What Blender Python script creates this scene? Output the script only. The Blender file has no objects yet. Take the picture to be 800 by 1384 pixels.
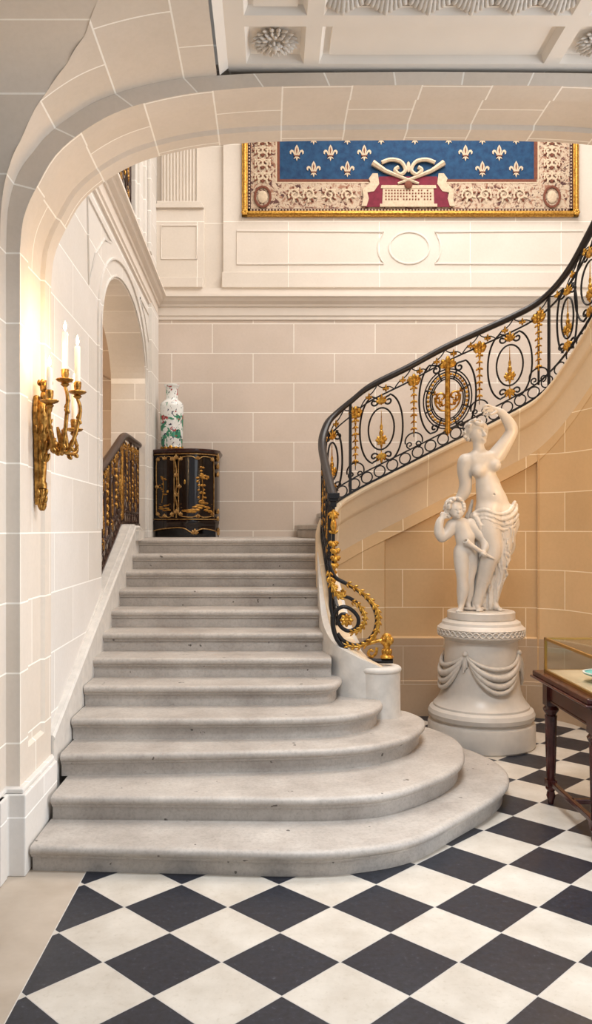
import bpy, math, random
import numpy as np
from mathutils import Vector, Matrix
random.seed(7); rng = np.random.default_rng(7)
C = bpy.context.scene.collection
PI = math.pi
sc = bpy.context.scene
sin, cos = math.sin, math.cos

def lin(r, g, b):
    f = lambda c: (c/12.92 if c <= .04045 else ((c+.055)/1.055)**2.4)
    return (f(r/255), f(g/255), f(b/255), 1)

# ------------------------------------------------------------ mesh builder
class MB:
    def __init__(s): s.v=[]; s.f=[]; s.m=[]; s.uv=[]; s.map=None
    def add(s, vs, fs, m=0, uvs=None):
        if s.map: vs=[s.map(*p) for p in vs]
        o=len(s.v); s.v.extend([tuple(p) for p in vs])
        for i,f in enumerate(fs):
            s.f.append(tuple(o+j for j in f)); s.m.append(m)
            s.uv.append([uvs[j] for j in f] if uvs else None)
        return s
    def box(s,x0,x1,y0,y1,z0,z1,m=0):
        vs=[(x,y,z) for x in (x0,x1) for y in (y0,y1) for z in (z0,z1)]
        return s.add(vs,[(0,1,3,2),(4,6,7,5),(0,4,5,1),(2,3,7,6),(0,2,6,4),(1,5,7,3)],m)
    def grid(s,P,nu,nv,m=0,uv=None,cu=False):
        vs=[];us=[]
        for i in range(nu):
            for j in range(nv):
                vs.append(P(i,j)); us.append(uv(i,j) if uv else (0,0))
        fs=[]
        for i in range(nu if cu else nu-1):
            for j in range(nv-1):
                a=(i%nu)*nv+j; b=((i+1)%nu)*nv+j
                fs.append((a,b,b+1,a+1))
        return s.add(vs,fs,m,us if uv else None)
    def lathe(s,prof,c,n=32,m=0,a0=0,a1=2*PI):
        full=abs(a1-a0-2*PI)<1e-6
        k=n if full else n+1
        P=lambda i,j:(c[0]+prof[j][0]*cos(a0+(a1-a0)*i/n),c[1]+prof[j][0]*sin(a0+(a1-a0)*i/n),c[2]+prof[j][1])
        s.grid(P,k,len(prof),m,cu=full)
        return s
    def tube(s,pts,r,n=8,m=0,cap=True,flat=1.0):
        if s.map: pts=[s.map(*p) for p in pts]
        mp=s.map; s.map=None
        pts=[Vector(p) for p in pts]; N=len(pts)
        rs=r if isinstance(r,(list,tuple)) else [r]*N
        up=None; vs=[]
        for i,p in enumerate(pts):
            t=(pts[min(i+1,N-1)]-pts[max(i-1,0)])
            if t.length<1e-9: t=Vector((0,0,1))
            t.normalize()
            if up is None:
                up=Vector((0,1,0)) if abs(t.y)<.9 else Vector((0,0,1))
            up=(up-t*up.dot(t))
            if up.length<1e-6: up=Vector((1,0,0))-t*t.x
            up.normalize(); w=t.cross(up)
            for k in range(n):
                a=2*PI*k/n
                vs.append(p+(up*cos(a)*flat+w*sin(a))*rs[i])
        fs=[]
        for i in range(N-1):
            for k in range(n):
                a=i*n+k;b=i*n+(k+1)%n
                fs.append((a,a+n,b+n,b))
        if cap: fs.append(tuple(range(n))); fs.append(tuple((N-1)*n+k for k in range(n-1,-1,-1)))
        s.add(vs,fs,m); s.map=mp
        return s
    def ell(s,c,r,rot=0,n=8,q=6,m=0,R=None):
        # ellipsoid, rot turns in the first/third (a,b) plane for mapped ornaments
        vs=[];fs=[]
        if isinstance(r,(int,float)): r=(r,r,r)
        for j in range(q+1):
            th=PI*j/q
            for i in range(n):
                ph=2*PI*i/n
                p=Vector((r[0]*sin(th)*cos(ph), r[1]*sin(th)*sin(ph), r[2]*cos(th)))
                if R is not None: p=R@p
                x,y,z=p; x,z=x*cos(rot)+z*sin(rot),-x*sin(rot)+z*cos(rot)
                vs.append((c[0]+x,c[1]+y,c[2]+z))
        for j in range(q):
            for i in range(n):
                a=j*n+i;b=j*n+(i+1)%n
                fs.append((a,b,b+n,a+n))
        return s.add(vs,fs,m)
    def prism(s,poly,y0,y1,m=0,ax='y'):
        # poly in (x,z) extruded along y  (ax='z': poly in (x,y) extruded along z; ax='x': poly in (y,z))
        k=len(poly)
        f={'y':lambda p,t:(p[0],t,p[1]),'z':lambda p,t:(p[0],p[1],t),'x':lambda p,t:(t,p[0],p[1])}[ax]
        vs=[f(p,y0) for p in poly]+[f(p,y1) for p in poly]
        fs=[tuple(range(k)),tuple(range(2*k-1,k-1,-1))]+[(i,(i+1)%k,k+(i+1)%k,k+i) for i in range(k)]
        return s.add(vs,fs,m)
    def build(s,name,mats,parent=None,smooth=None,bevel=0,loc=None):
        me=bpy.data.meshes.new(name)
        org=Vector(loc) if loc else Vector((0,0,0))
        vs=[tuple(Vector(p)-org) for p in s.v] if loc else s.v
        me.from_pydata(vs,[],s.f); 
        if not isinstance(mats,(list,tuple)): mats=[mats]
        for mm in mats: me.materials.append(M[mm] if isinstance(mm,str) else mm)
        uvl=me.uv_layers.new(name='UVMap')
        for i,p in enumerate(me.polygons):
            p.material_index=s.m[i]
            u=s.uv[i]
            if u is None:
                n=p.normal; ax=max(range(3),key=lambda k:abs(n[k]))
                idx={0:(1,2),1:(0,2),2:(0,1)}[ax]
                u=[(s.v[vi][idx[0]],s.v[vi][idx[1]]) for vi in p.vertices]
            for k,li in enumerate(p.loop_indices): uvl.data[li].uv=u[k]
        import bmesh
        bm=bmesh.new(); bm.from_mesh(me); bmesh.ops.recalc_face_normals(bm,faces=bm.faces); bm.to_mesh(me); bm.free()
        if smooth is not None:
            me.polygons.foreach_set('use_smooth',[True]*len(me.polygons))
            if smooth<180: me.set_sharp_from_angle(angle=math.radians(smooth))
        o=bpy.data.objects.new(name,me); C.objects.link(o)
        if loc: o.location=loc
        if parent is not None:
            o.parent=parent
            o.matrix_parent_inverse=Matrix.Translation(-parent_world(parent))
        if bevel:
            b=o.modifiers.new('bevel','BEVEL'); b.width=bevel; b.segments=2; b.limit_method='ANGLE'; b.angle_limit=math.radians(40)
        return o
def parent_world(o):
    w=Vector(o.location)
    while o.parent is not None:
        w=w+o.matrix_parent_inverse.translation; o=o.parent; w=w+Vector(o.location)
    return w

def tag(o,label=None,cat=None,group=None,kind=None):
    if label: o['label']=label
    if cat: o['category']=cat
    if group: o['group']=group
    if kind: o['kind']=kind
    return o
def empty(name,loc=(0,0,0),label=None,cat=None,group=None,kind=None):
    o=bpy.data.objects.new(name,None); C.objects.link(o); o.location=loc; o.empty_display_size=.1
    return tag(o,label,cat,group,kind)

def cr(pts,n=8,closed=False):
    """Catmull-Rom through tuples"""
    P=[np.array(p,float) for p in pts]; out=[]
    N=len(P)
    rngi=range(N if closed else N-1)
    for i in rngi:
        if closed: a,b,c,d=P[i-1],P[i],P[(i+1)%N],P[(i+2)%N]
        else: a,b,c,d=P[max(i-1,0)],P[i],P[i+1],P[min(i+2,N-1)]
        for k in range(n):
            t=k/n
            out.append(.5*((2*b)+(c-a)*t+(2*a-5*b+4*c-d)*t*t+(3*b-a-3*c+d)*t**3))
    if not closed: out.append(P[-1])
    return [tuple(map(float,p)) for p in out]

# ------------------------------------------------------------ materials
M={}
def nodes(name):
    m=bpy.data.materials.new(name); m.use_nodes=True; nt=m.node_tree; nt.nodes.clear()
    o=nt.nodes.new('ShaderNodeOutputMaterial'); b=nt.nodes.new('ShaderNodeBsdfPrincipled')
    nt.links.new(b.outputs[0],o.inputs[0]); M[name]=m
    return m,nt,b
def N(nt,t,**kw):
    n=nt.nodes.new(t)
    for k,v in kw.items():
        if k.startswith('i_'): n.inputs[int(k[2:])].default_value=v
        else: setattr(n,k,v)
    return n
def noise(nt,co,scale,detail=3,rough=.5,dist=0):
    n=N(nt,'ShaderNodeTexNoise'); n.inputs['Scale'].default_value=scale; n.inputs['Detail'].default_value=detail
    n.inputs['Roughness'].default_value=rough; n.inputs['Distortion'].default_value=dist
    if co: nt.links.new(co,n.inputs['Vector'])
    return n.outputs['Fac']
def ramp(nt,fac,stops,interp='LINEAR'):
    r=N(nt,'ShaderNodeValToRGB'); r.color_ramp.interpolation=interp
    e=r.color_ramp.elements
    while len(e)<len(stops): e.new(.5)
    for x,(p,c) in zip(e,stops): x.position=p; x.color=c
    nt.links.new(fac,r.inputs[0]); return r.outputs[0]
def mix(nt,fac,a,b,blend='MIX'):
    n=N(nt,'ShaderNodeMix',data_type='RGBA',blend_type=blend)
    for s,v in ((0,fac),(6,a),(7,b)):
        if hasattr(v,'links') or isinstance(v,bpy.types.NodeSocket): nt.links.new(v,n.inputs[s])
        else: n.inputs[s].default_value=v
    return n.outputs[2]
def bump(nt,h,b,strength=.3,dist=.01):
    n=N(nt,'ShaderNodeBump'); n.inputs['Strength'].default_value=strength; n.inputs['Distance'].default_value=dist
    nt.links.new(h,n.inputs['Height']); nt.links.new(n.outputs[0],b.inputs['Normal'])
def plain(name,col,rough=.5,metal=0,var=.0,scale=20,bmp=0,spec=None,col2=None):
    m,nt,b=nodes(name)
    co=N(nt,'ShaderNodeTexCoord').outputs['Object']
    b.inputs['Roughness'].default_value=rough; b.inputs['Metallic'].default_value=metal
    if spec is not None: b.inputs['Specular IOR Level'].default_value=spec
    if var or col2:
        f=noise(nt,co,scale,4,.6)
        c2=col2 or tuple(x*(1-var) for x in col[:3])+(1,)
        nt.links.new(ramp(nt,f,[(.35,c2),(.65,col)]),b.inputs['Base Color'])
        if bmp: bump(nt,f,b,bmp,.01)
    else: b.inputs['Base Color'].default_value=col
    return m
def stone(name,col,w=.9,row=.327,ph=.272,pu=.188,mortar=(255,250,242),ms=.0045,var=.05,rough=.75,only_v=False):
    m,nt,b=nodes(name)
    tc=N(nt,'ShaderNodeTexCoord'); mp=N(nt,'ShaderNodeMapping')
    mp.inputs['Location'].default_value=(pu,-ph,0)
    nt.links.new(tc.outputs['UV'],mp.inputs[0])
    br=N(nt,'ShaderNodeTexBrick'); nt.links.new(mp.outputs[0],br.inputs['Vector'])
    L=lin(*col)
    dk=tuple(x*(1-var*1.6) for x in L[:3])+(1,)
    br.inputs['Color1'].default_value=L; br.inputs['Color2'].default_value=(dk[0],dk[1]*.985,dk[2]*.96,1)
    br.inputs['Mortar'].default_value=lin(*mortar)
    br.inputs['Scale'].default_value=1; br.inputs['Mortar Size'].default_value=ms
    br.inputs['Mortar Smooth'].default_value=.2; br.inputs['Bias'].default_value=0
    br.inputs['Brick Width'].default_value=w; br.inputs['Row Height'].default_value=row
    f=noise(nt,tc.outputs['Object'],2.2,5,.6); f2=noise(nt,tc.outputs['Object'],40,3,.6)
    v=ramp(nt,f,[(.3,(.93,.925,.91,1)),(.7,(1,1,1,1))])
    c=mix(nt,1,br.outputs['Color'],v,'MULTIPLY')
    v2=ramp(nt,f2,[(.3,(.965,.965,.96,1)),(.6,(1,1,1,1))])
    c=mix(nt,1,c,v2,'MULTIPLY')
    nt.links.new(c,b.inputs['Base Color']); b.inputs['Roughness'].default_value=rough
    bump(nt,f2,b,.12,.004)
    return m
stone('limestone_blocks',(222,208,197))
stone('limestone_white',(228,224,220),pu=.0,mortar=(255,253,250))
stone('limestone_arch',(226,215,203),w=.50,row=.327,pu=.19)
stone('limestone_upper',(229,220,210),w=1.0,row=.85,pu=.3,ph=4.13)
stone('limestone_warm_bounce',(220,187,143),w=.70,pu=.03,mortar=(252,236,208),ms=.004,var=.07)  # same limestone, with warm bounce light put into the base colour
stone('limestone_string',(226,204,174),w=.78,row=40,ph=-20,pu=.1,mortar=(250,238,215),ms=.004)
stone('limestone_base',(190,166,140),w=.7,pu=.03,mortar=(205,188,165))
plain('plaster',lin(234,226,216),.7,var=.03,scale=5)
plain('moulding_stone',lin(228,219,209),.7,var=.04,scale=8)
plain('marble_white',lin(216,209,200),.34,var=.13,scale=6,bmp=.02)
plain('marble_relief',lin(212,204,194),.45,var=.14,scale=30,bmp=.05)
def step_mat():
    m,nt,b=nodes('step_stone')
    co=N(nt,'ShaderNodeTexCoord').outputs['Object']
    f=noise(nt,co,3,5,.65); f2=noise(nt,co,60,4,.7); f3=noise(nt,co,18,2,.5)
    c=ramp(nt,f,[(.3,lin(162,153,145)),(.7,lin(196,189,181))])
    c=mix(nt,1,c,ramp(nt,f2,[(.3,(.8,.79,.78,1)),(.55,(1,1,1,1))]),'MULTIPLY')
    c=mix(nt,1,c,ramp(nt,f3,[(.245,(.25,.24,.23,1)),(.27,(1,1,1,1))]),'MULTIPLY')
    nt.links.new(c,b.inputs['Base Color']); b.inputs['Roughness'].default_value=.5
    bump(nt,f2,b,.25,.006)
step_mat()
plain('curb_stone',lin(214,209,202),.6,var=.14,scale=14,bmp=.1)
def floor_mat():
    m,nt,b=nodes('checker_floor')
    tc=N(nt,'ShaderNodeTexCoord'); sep=N(nt,'ShaderNodeSeparateXYZ'); nt.links.new(tc.outputs['UV'],sep.inputs[0])
    def mth(op,a,bb=None):
        n=N(nt,'ShaderNodeMath',operation=op)
        for i,v in enumerate((a,bb)):
            if v is None: continue
            if isinstance(v,(int,float)): n.inputs[i].default_value=v
            else: nt.links.new(v,n.inputs[i])
        return n.outputs[0]
    p,q=sep.outputs[0],sep.outputs[1]
    s=mth('ADD',mth('FLOOR',p),mth('FLOOR',q))
    par=mth('MODULO',mth('ADD',s,1000),2)
    # grout
    def edge(x):
        f=mth('FRACT',x); return mth('MINIMUM',f,mth('SUBTRACT',1,f))
    g=mth('LESS_THAN',mth('MINIMUM',edge(p),edge(q)),.006)
    co=tc.outputs['Object']
    n1=noise(nt,co,5,6,.65); n2=noise(nt,co,45,4,.7); n3=noise(nt,co,1.2,2,.5)
    blk=ramp(nt,n2,[(.3,lin(16,19,26)),(.62,lin(36,40,52)),(.8,lin(92,96,104))])
    wht=ramp(nt,n1,[(.3,lin(190,181,168)),(.7,lin(212,205,194))])
    wht=mix(nt,1,wht,ramp(nt,n2,[(.25,(.86,.84,.8,1)),(.45,(1,1,1,1))]),'MULTIPLY')
    c=mix(nt,par,blk,wht); c=mix(nt,g,c,lin(190,186,180))
    nt.links.new(c,b.inputs['Base Color'])
    nt.links.new(ramp(nt,n1,[(.3,(.3,.3,.3,1)),(.7,(.46,.46,.46,1))]),b.inputs['Roughness'])
    bump(nt,n2,b,.08,.003)
floor_mat()
plain('border_stone',lin(194,180,164),.45,col2=lin(176,161,144),scale=3,bmp=.08)
plain('landing_stone',lin(176,158,142),.6,var=.12,scale=9)
plain('wrought_iron',lin(30,28,30),.38,.35)
plain('handrail_iron',lin(34,28,29),.38,.1)
plain('gilt_bronze',lin(232,182,84),.36,.85,col2=lin(150,98,34),scale=38,bmp=.25)
plain('aged_bronze',lin(196,150,78),.36,.9,col2=lin(120,82,36),scale=45,bmp=.3)
plain('bronze_rail',lin(70,50,42),.35,.3)
plain('frame_gilt',lin(214,166,78),.4,.8,col2=lin(150,104,40),scale=60,bmp=.3)
plain('lacquer',lin(22,17,16),.12,0,col2=lin(34,22,18),scale=4)
plain('lacquer_red',lin(58,26,20),.2,0,var=.3,scale=10)
plain('cabinet_gilt',lin(206,170,112),.4,.75,col2=lin(140,98,50),scale=38,bmp=.25)
plain('lacquer_gold',lin(196,146,66),.38,.6,col2=lin(130,84,30),scale=30)
plain('mahogany',lin(78,34,28),.22,0,col2=lin(46,18,16),scale=9)
plain('brass',lin(190,150,80),.3,.9)
plain('wax',lin(250,240,222),.45)
plain('felt',lin(214,190,156),.8,var=.08)
plain('turquoise',lin(120,205,200),.5,var=.1)
plain('paper',lin(226,218,206),.6,var=.06)
plain('white_paint',lin(244,242,240),.5)
def emit(name,col,st):
    m,nt,b=nodes(name); b.inputs['Base Color'].default_value=col
    b.inputs['Emission Color'].default_value=col; b.inputs['Emission Strength'].default_value=st
emit('flame',lin(255,205,130),45)
def glass():
    m,nt,b=nodes('glass')
    out=[n for n in nt.nodes if n.type=='OUTPUT_MATERIAL'][0]
    g=N(nt,'ShaderNodeBsdfGlossy'); g.inputs['Roughness'].default_value=.02
    t=N(nt,'ShaderNodeBsdfTransparent'); t.inputs[0].default_value=(.97,.98,.97,1)
    lw=N(nt,'ShaderNodeLayerWeight'); pw=N(nt,'ShaderNodeMath',operation='POWER'); pw.inputs[1].default_value=4; nt.links.new(lw.outputs['Facing'],pw.inputs[0])
    fr=N(nt,'ShaderNodeMath',operation='MULTIPLY_ADD'); fr.inputs[1].default_value=.6; fr.inputs[2].default_value=.04; nt.links.new(pw.outputs[0],fr.inputs[0])
    mx=N(nt,'ShaderNodeMixShader'); nt.links.new(fr.outputs[0],mx.inputs[0]); nt.links.new(t.outputs[0],mx.inputs[1]); nt.links.new(g.outputs[0],mx.inputs[2])
    nt.links.new(mx.outputs[0],out.inputs[0])
glass()
def porcelain():
    m,nt,b=nodes('porcelain')
    co=N(nt,'ShaderNodeTexCoord').outputs['Object']
    c=lin(236,238,236)
    mp=N(nt,'ShaderNodeMapping'); mp.inputs['Location'].default_value=(3,1,5); nt.links.new(co,mp.inputs[0])
    sx_=N(nt,'ShaderNodeSeparateXYZ'); nt.links.new(co,sx_.inputs[0]); mr=N(nt,'ShaderNodeMapRange'); nt.links.new(sx_.outputs[2],mr.inputs[0]); mr.inputs[1].default_value=2.86; mr.inputs[2].default_value=2.78; mr.inputs[3].default_value=.40; mr.inputs[4].default_value=.54
    g0=noise(nt,co,9,4,.6,.5); ad=N(nt,'ShaderNodeMath',operation='ADD'); nt.links.new(g0,ad.inputs[0]); nt.links.new(mr.outputs[0],ad.inputs[1]); sb=N(nt,'ShaderNodeMath',operation='SUBTRACT'); nt.links.new(ad.outputs[0],sb.inputs[0]); sb.inputs[1].default_value=.47; g=sb.outputs[0]; r=noise(nt,mp.outputs[0],15,3,.6,.3); k=noise(nt,mp.outputs[0],28,3,.6,.6)
    c=mix(nt,ramp(nt,g,[(.57,(0,0,0,1)),(.59,(1,1,1,1))]),c,lin(58,140,108))
    c=mix(nt,ramp(nt,k,[(.60,(0,0,0,1)),(.62,(1,1,1,1))]),c,lin(34,44,72))
    c=mix(nt,ramp(nt,r,[(.62,(0,0,0,1)),(.64,(1,1,1,1))]),c,lin(168,60,66))
    nt.links.new(c,b.inputs['Base Color']); b.inputs['Roughness'].default_value=.12
porcelain()
plain('tapestry_blue',lin(16,50,86),.9,col2=lin(28,70,106),scale=14)
plain('tapestry_cream',lin(208,188,162),.9,var=.2,scale=40)
plain('tapestry_red',lin(122,36,56),.9,var=.25,scale=20)
plain('tapestry_brown',lin(122,70,52),.9,var=.3,scale=50)
plain('tapestry_dark',lin(74,44,42),.9,var=.3,scale=50)
def tap_border():
    m,nt,b=nodes('tapestry_border')
    co=N(nt,'ShaderNodeTexCoord').outputs['Object']
    n=noise(nt,co,11,5,.65,1.2); k=noise(nt,co,24,3,.6,.8)
    c=ramp(nt,n,[(.36,lin(92,60,56)),(.42,lin(158,124,104)),(.48,lin(196,178,156)),(.56,lin(184,162,140)),(.62,lin(150,108,88))])
    c=mix(nt,ramp(nt,k,[(.60,(0,0,0,1)),(.63,(1,1,1,1))]),c,lin(80,52,50))
    nt.links.new(c,b.inputs['Base Color']); b.inputs['Roughness'].default_value=.95
tap_border()
# ------------------------------------------------------------ setting
def S(o): o['kind']='structure'; return o
D=.438
fuv=lambda x,y:(((x-.697)+(y-3.444))/D+100,((x-.697)-(y-3.444))/D+100)
b=MB(); XB=-.857
b.add([(XB,-2,0),(6,-2,0),(6,7.3,0),(XB,7.3,0)],[(0,1,2,3)],0,[fuv(XB,-2),fuv(6,-2),fuv(6,7.3),fuv(XB,7.3)])
b.add([(XB-.004,-2,0),(XB-.004,7.3,0),(-4,7.3,0),(-4,-2,0)],[(0,1,2,3)],1)
b.add([(XB-.004,-2,0),(XB,-2,0),(XB,7.3,0),(XB-.004,7.3,0)],[(0,1,2,3)],2)
S(b.build('floor',['checker_floor','border_stone','curb_stone']))

# --- arch profile (X, H)
HALF=[(-1.168,1.30),(-1.15,1.455),(-1.088,1.60),(-.975,1.775),(-.743,1.934),(-.466,2.017),(-.173,2.055),(.121,2.068),(.725,2.073)]
HOUT=[(-1.233,1.30),(-1.222,1.503),(-1.178,1.655),(-1.105,1.762),(-1.005,1.87),(-.795,2.004),(-.50,2.09),(-.19,2.121),(.121,2.13),(.725,2.135)]
def arcp(h,n=8):
    c=cr(h,n); c=[(x,y+1.6) for x,y in c]
    r=[(1.45-x,y) for x,y in reversed(c[:-1])]
    return c+r
def resample(P,n):
    P=np.array(P); d=np.r_[0,np.cumsum(np.linalg.norm(np.diff(P,axis=0),axis=1))]
    t=np.linspace(0,d[-1],n); return np.c_[np.interp(t,d,P[:,0]),np.interp(t,d,P[:,1])],t
NA=96
inn,ti=resample(arcp(HALF),NA); out,to=resample(arcp(HOUT),NA)
def vH(t): return 2.9+t      # course coordinate continues the jamb's height
Y0,Y1=3.80,4.34
# full profile incl. jambs
jl=[0,.38,2.0]
def full(P,t,xj):
    L=[(P[0][0],0.0)]+[tuple(p) for p in P]+[(P[-1][0],0.0)]
    V=[0.0]+[P[0][1]+x for x in t]+[P[-1][1]+t[-1]+P[-1][1]]
    return L,V
Li,Vi=full(inn,ti,0); Lo,Vo=full(out,to,0)
b=MB(); n=len(Li)
def nrm(L,i):
    a=np.array(L[max(i-1,0)]);c=np.array(L[min(i+1,len(L)-1)]); t=(c-a)/np.linalg.norm(c-a); return np.array((-t[1],t[0])) # away from opening (outward)
# outward = to left for rising left jamb
def q(i,y,off): 
    m=nrm(Li,i); 
    return (Li[i][0]+m[0]*off, y, Li[i][1]+m[1]*off if 0<i<n-1 else Li[i][1])
prof=[(Y0,0.0),(Y0+.012,-.0),(3.93,0),(3.935,.022),(4.213,.022),(4.222,0),(Y1,0)]
# insert levels for the sunk panel's foot: jamb split at .56
Li=[Li[0],(Li[0][0],.545),(Li[0][0],.56)]+Li[1:-1]+[(Li[-1][0],.56),(Li[-1][0],.545),Li[-1]]
Vi=[0,.545,.56]+Vi[1:-1]+[Vi[-1]-.56,Vi[-1]-.545,Vi[-1]]; n=len(Li)
def PP(i,j):
    y,o=prof[j]
    if i<2 or i>n-3: o=0
    m=nrm(Li,i)
    if i<3 or i>n-4: m=np.array((-1,0)) if i<5 else np.array((1,0))
    return (Li[i][0]+m[0]*o,y,Li[i][1]+m[1]*o)
b.grid(PP,n,len(prof),0,uv=lambda i,j:(prof[j][0],Vi[i]))
# front ring face
nf=len(Lo)
Lf=[(Lo[0][0],0)]+Lo[1:-1]+[(Lo[-1][0],0)]
Lif=full(inn,ti,0)[0]
b.grid(lambda i,j:((Lif[i][0],Y0,Lif[i][1]) if j==0 else (Lf[i][0],Y0-.0,Lf[i][1])),nf,2,0,uv=lambda i,j:(j*.07+.1,Vo[i]))
# spandrel above the arch (stair side) and wall mass
b.grid(lambda i,j:((Lif[i][0],Y1,Lif[i][1]) if j==0 else (Lif[i][0]+(0 if 1<i<nf-2 else 0),Y1,4.6 if 0<i<nf-1 else 0)),nf,2,0)
b.box(-1.60,Li[0][0]-.02,Y0+.02,Y1,0,4.6); b.box(Li[-1][0]+.02,4.2,Y0+.02,Y1,0,4.6)
b.box(-1.6,4.2,Y0+.02,Y1,3.78,4.6)
# near strip of the left pier and its neighbour wall
b.box(-3.3,-1.233,3.715,3.80,0,2.95)
S(b.build('wall_arch','limestone_arch',smooth=30))
# plinth of the pier
b=MB(); hb=.377
b.prism([(-1.27,3.63),(-1.205,3.63),(-1.205,3.742),(-1.125,3.742),(-1.125,4.30),(-1.16,4.36),(-1.27,4.36)],0,hb,ax='z')
b.prism([(-1.27,3.66),(-1.22,3.66),(-1.22,3.757),(-1.14,3.757),(-1.14,4.30),(-1.16,4.35),(-1.27,4.35)],hb,hb+.022,ax='z')
b.box(-3.3,-1.2,3.63,3.72,0,hb)
S(b.build('baseboard_pier','limestone_white',bevel=.006))

# --- near room vault
def prof_at(X,P=arcp(HOUT)):
    xs=[p[0] for p in P]; hs=[p[1] for p in P]
    return float(np.interp(X,xs,hs))
LAT=[(2.86,3.715),(3.10,3.712),(3.25,3.69),(3.34,3.655),(3.42,3.60),(3.50,3.53),(3.57,3.45),(3.62,3.33),(3.65,3.15),(3.67,2.95),(3.675,2.4)] # H, z
def lat_y(H): return float(np.interp(H,[p[0] for p in LAT],[p[1] for p in LAT]))
b=MB()
XL=[(x,h) for x,h in arcp(HOUT,16) if x<=-.235]
t=[0]
for i in range(1,len(XL)): t.append(t[-1]+math.hypot(XL[i][0]-XL[i-1][0],XL[i][1]-XL[i-1][1]))
def yend(i): 
    return max(2.6,min(3.79,lat_y(XL[i][1])))-.0
def BP_(i,j):
    y=3.80+(yend(i)-3.80)*j/8; return (XL[i][0],y,XL[i][1])
b.grid(BP_,len(XL),9,0,uv=lambda i,j:(3.80+(yend(i)-3.80)*j/8,2.9+t[i]))
b.grid(lambda i,j:(XL[i][0],yend(i) if j==0 else 1.2,XL[i][1]),len(XL),2,0) if 0 else None
# lateral vault (axis X): from groin leftwards
LL=cr(LAT,5)
tl=[0]
for i in range(1,len(LL)): tl.append(tl[-1]+math.hypot(LL[i][0]-LL[i-1][0],LL[i][1]-LL[i-1][1]))
Ps=arcp(HOUT,16)
def groinX(H):
    hs=[p[1] for p in Ps[:len(Ps)//2]]; xs=[p[0] for p in Ps[:len(Ps)//2]]
    return float(np.interp(H,hs,xs))
b.grid(lambda i,j:(groinX(LL[i][0]) if j==0 else -3.3,LL[i][1],LL[i][0]),len(LL),2,0,uv=lambda i,j:(.3,2.86+tl[i]))
S(b.build('ceiling_vault','limestone_arch',smooth=50))

# --- coffered ceiling
HC=3.752
b=MB()
xs=[-.235,-.2]; XR=1.685
def panel(x0,x1,y0,y1,d=.035,bev=.018):
    # sunk panel, sloped edges
    o=[(x0,y0,HC),(x1,y0,HC),(x1,y1,HC),(x0,y1,HC)]
    i=[(x0+bev,y0+bev,HC+d),(x1-bev,y0+bev,HC+d),(x1-bev,y1-bev,HC+d),(x0+bev,y1-bev,HC+d)]
    b.add(o+i,[(0,1,5,4),(1,2,6,5),(2,3,7,6),(3,0,4,7),(4,5,6,7)])
xg=[-.195,-.11,.155,.225,1.265,1.335,1.60,XR-.04]
yg=[1.2,2.3,2.55,3.41,3.485,3.765,3.83]
holes=set()
for xi in (1,3,5):
    for yi in (4,2): holes.add((xi,yi))
for i in range(len(xg)-1):
    for j in range(len(yg)-1):
        if (i,j) in holes:
            if (i,j)==(3,2): continue
            panel(xg[i],xg[i+1],yg[j],yg[j+1]); 
        else: b.add([(xg[i],yg[j],HC),(xg[i+1],yg[j],HC),(xg[i+1],yg[j+1],HC),(xg[i],yg[j+1],HC)],[(0,1,2,3)])
# raised inner panels in long panel
b.box(.27,1.22,3.52,3.73,HC+.022,HC+.035)
b.box(-.07,.115,2.59,3.385,HC+.022,HC+.035); b.box(1.375,1.56,2.59,3.385,HC+.022,HC+.035)
# big central coffer, stepped walls
x0,x1,y0,y1=.225,1.265,2.55,3.41
lv=[(0,0),(.02,.02),(.03,.02),(.035,.07),(.09,.10),(.09,.16)]
for (o,h),(o2,h2) in zip(lv[:-1],lv[1:]):
    A=[(x0+o,y0+o,HC+h),(x1-o,y0+o,HC+h),(x1-o,y1-o,HC+h),(x0+o,y1-o,HC+h)]
    B=[(x0+o2,y0+o2,HC+h2),(x1-o2,y0+o2,HC+h2),(x1-o2,y1-o2,HC+h2),(x0+o2,y1-o2,HC+h2)]
    b.add(A+B,[(0,1,5,4),(1,2,6,5),(2,3,7,6),(3,0,4,7)])
b.add([(x0,y0,HC+.16),(x1,y0,HC+.16),(x1,y1,HC+.16),(x0,y1,HC+.16)],[(0,1,2,3)])
# edge faces to the vault
for xe,xi in ((-.235,-.195),(XR,XR-.04)):
    hv=prof_at(-.235)
    b.add([(xe,1.2,hv),(xe,3.8,hv),(xi,3.8,HC),(xi,1.2,HC)],[(0,1,2,3)])
ceil=S(b.build('ceiling','plaster'))
def petal_ring(b,c,r0,r1,n,w,th=.012,lift=.01):
    for k in range(n):
        a=2*PI*k/n; m=(r0+r1)/2
        R=Matrix.Rotation(a,3,'Z')@Matrix.Rotation(.35,3,'Y')
        b.ell((c[0]+cos(a)*m,c[1]+sin(a)*m,c[2]-lift),((r1-r0)/2,w,th),R=R)
for cx in (.022,1.468):
    b=MB(); c=(cx,3.625,HC+.028)
    petal_ring(b,c,.05,.108,18,.011,.008,.008); petal_ring(b,c,.045,.092,18,.007,.010,.018); petal_ring(b,c,.03,.07,12,.010,.010,.020); petal_ring(b,c,.0,.035,7,.008,.010,.028)
    b.ell((cx,3.625,HC-.01),.016)
    b.build('rosette','marble_relief',ceil,smooth=60)
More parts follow.
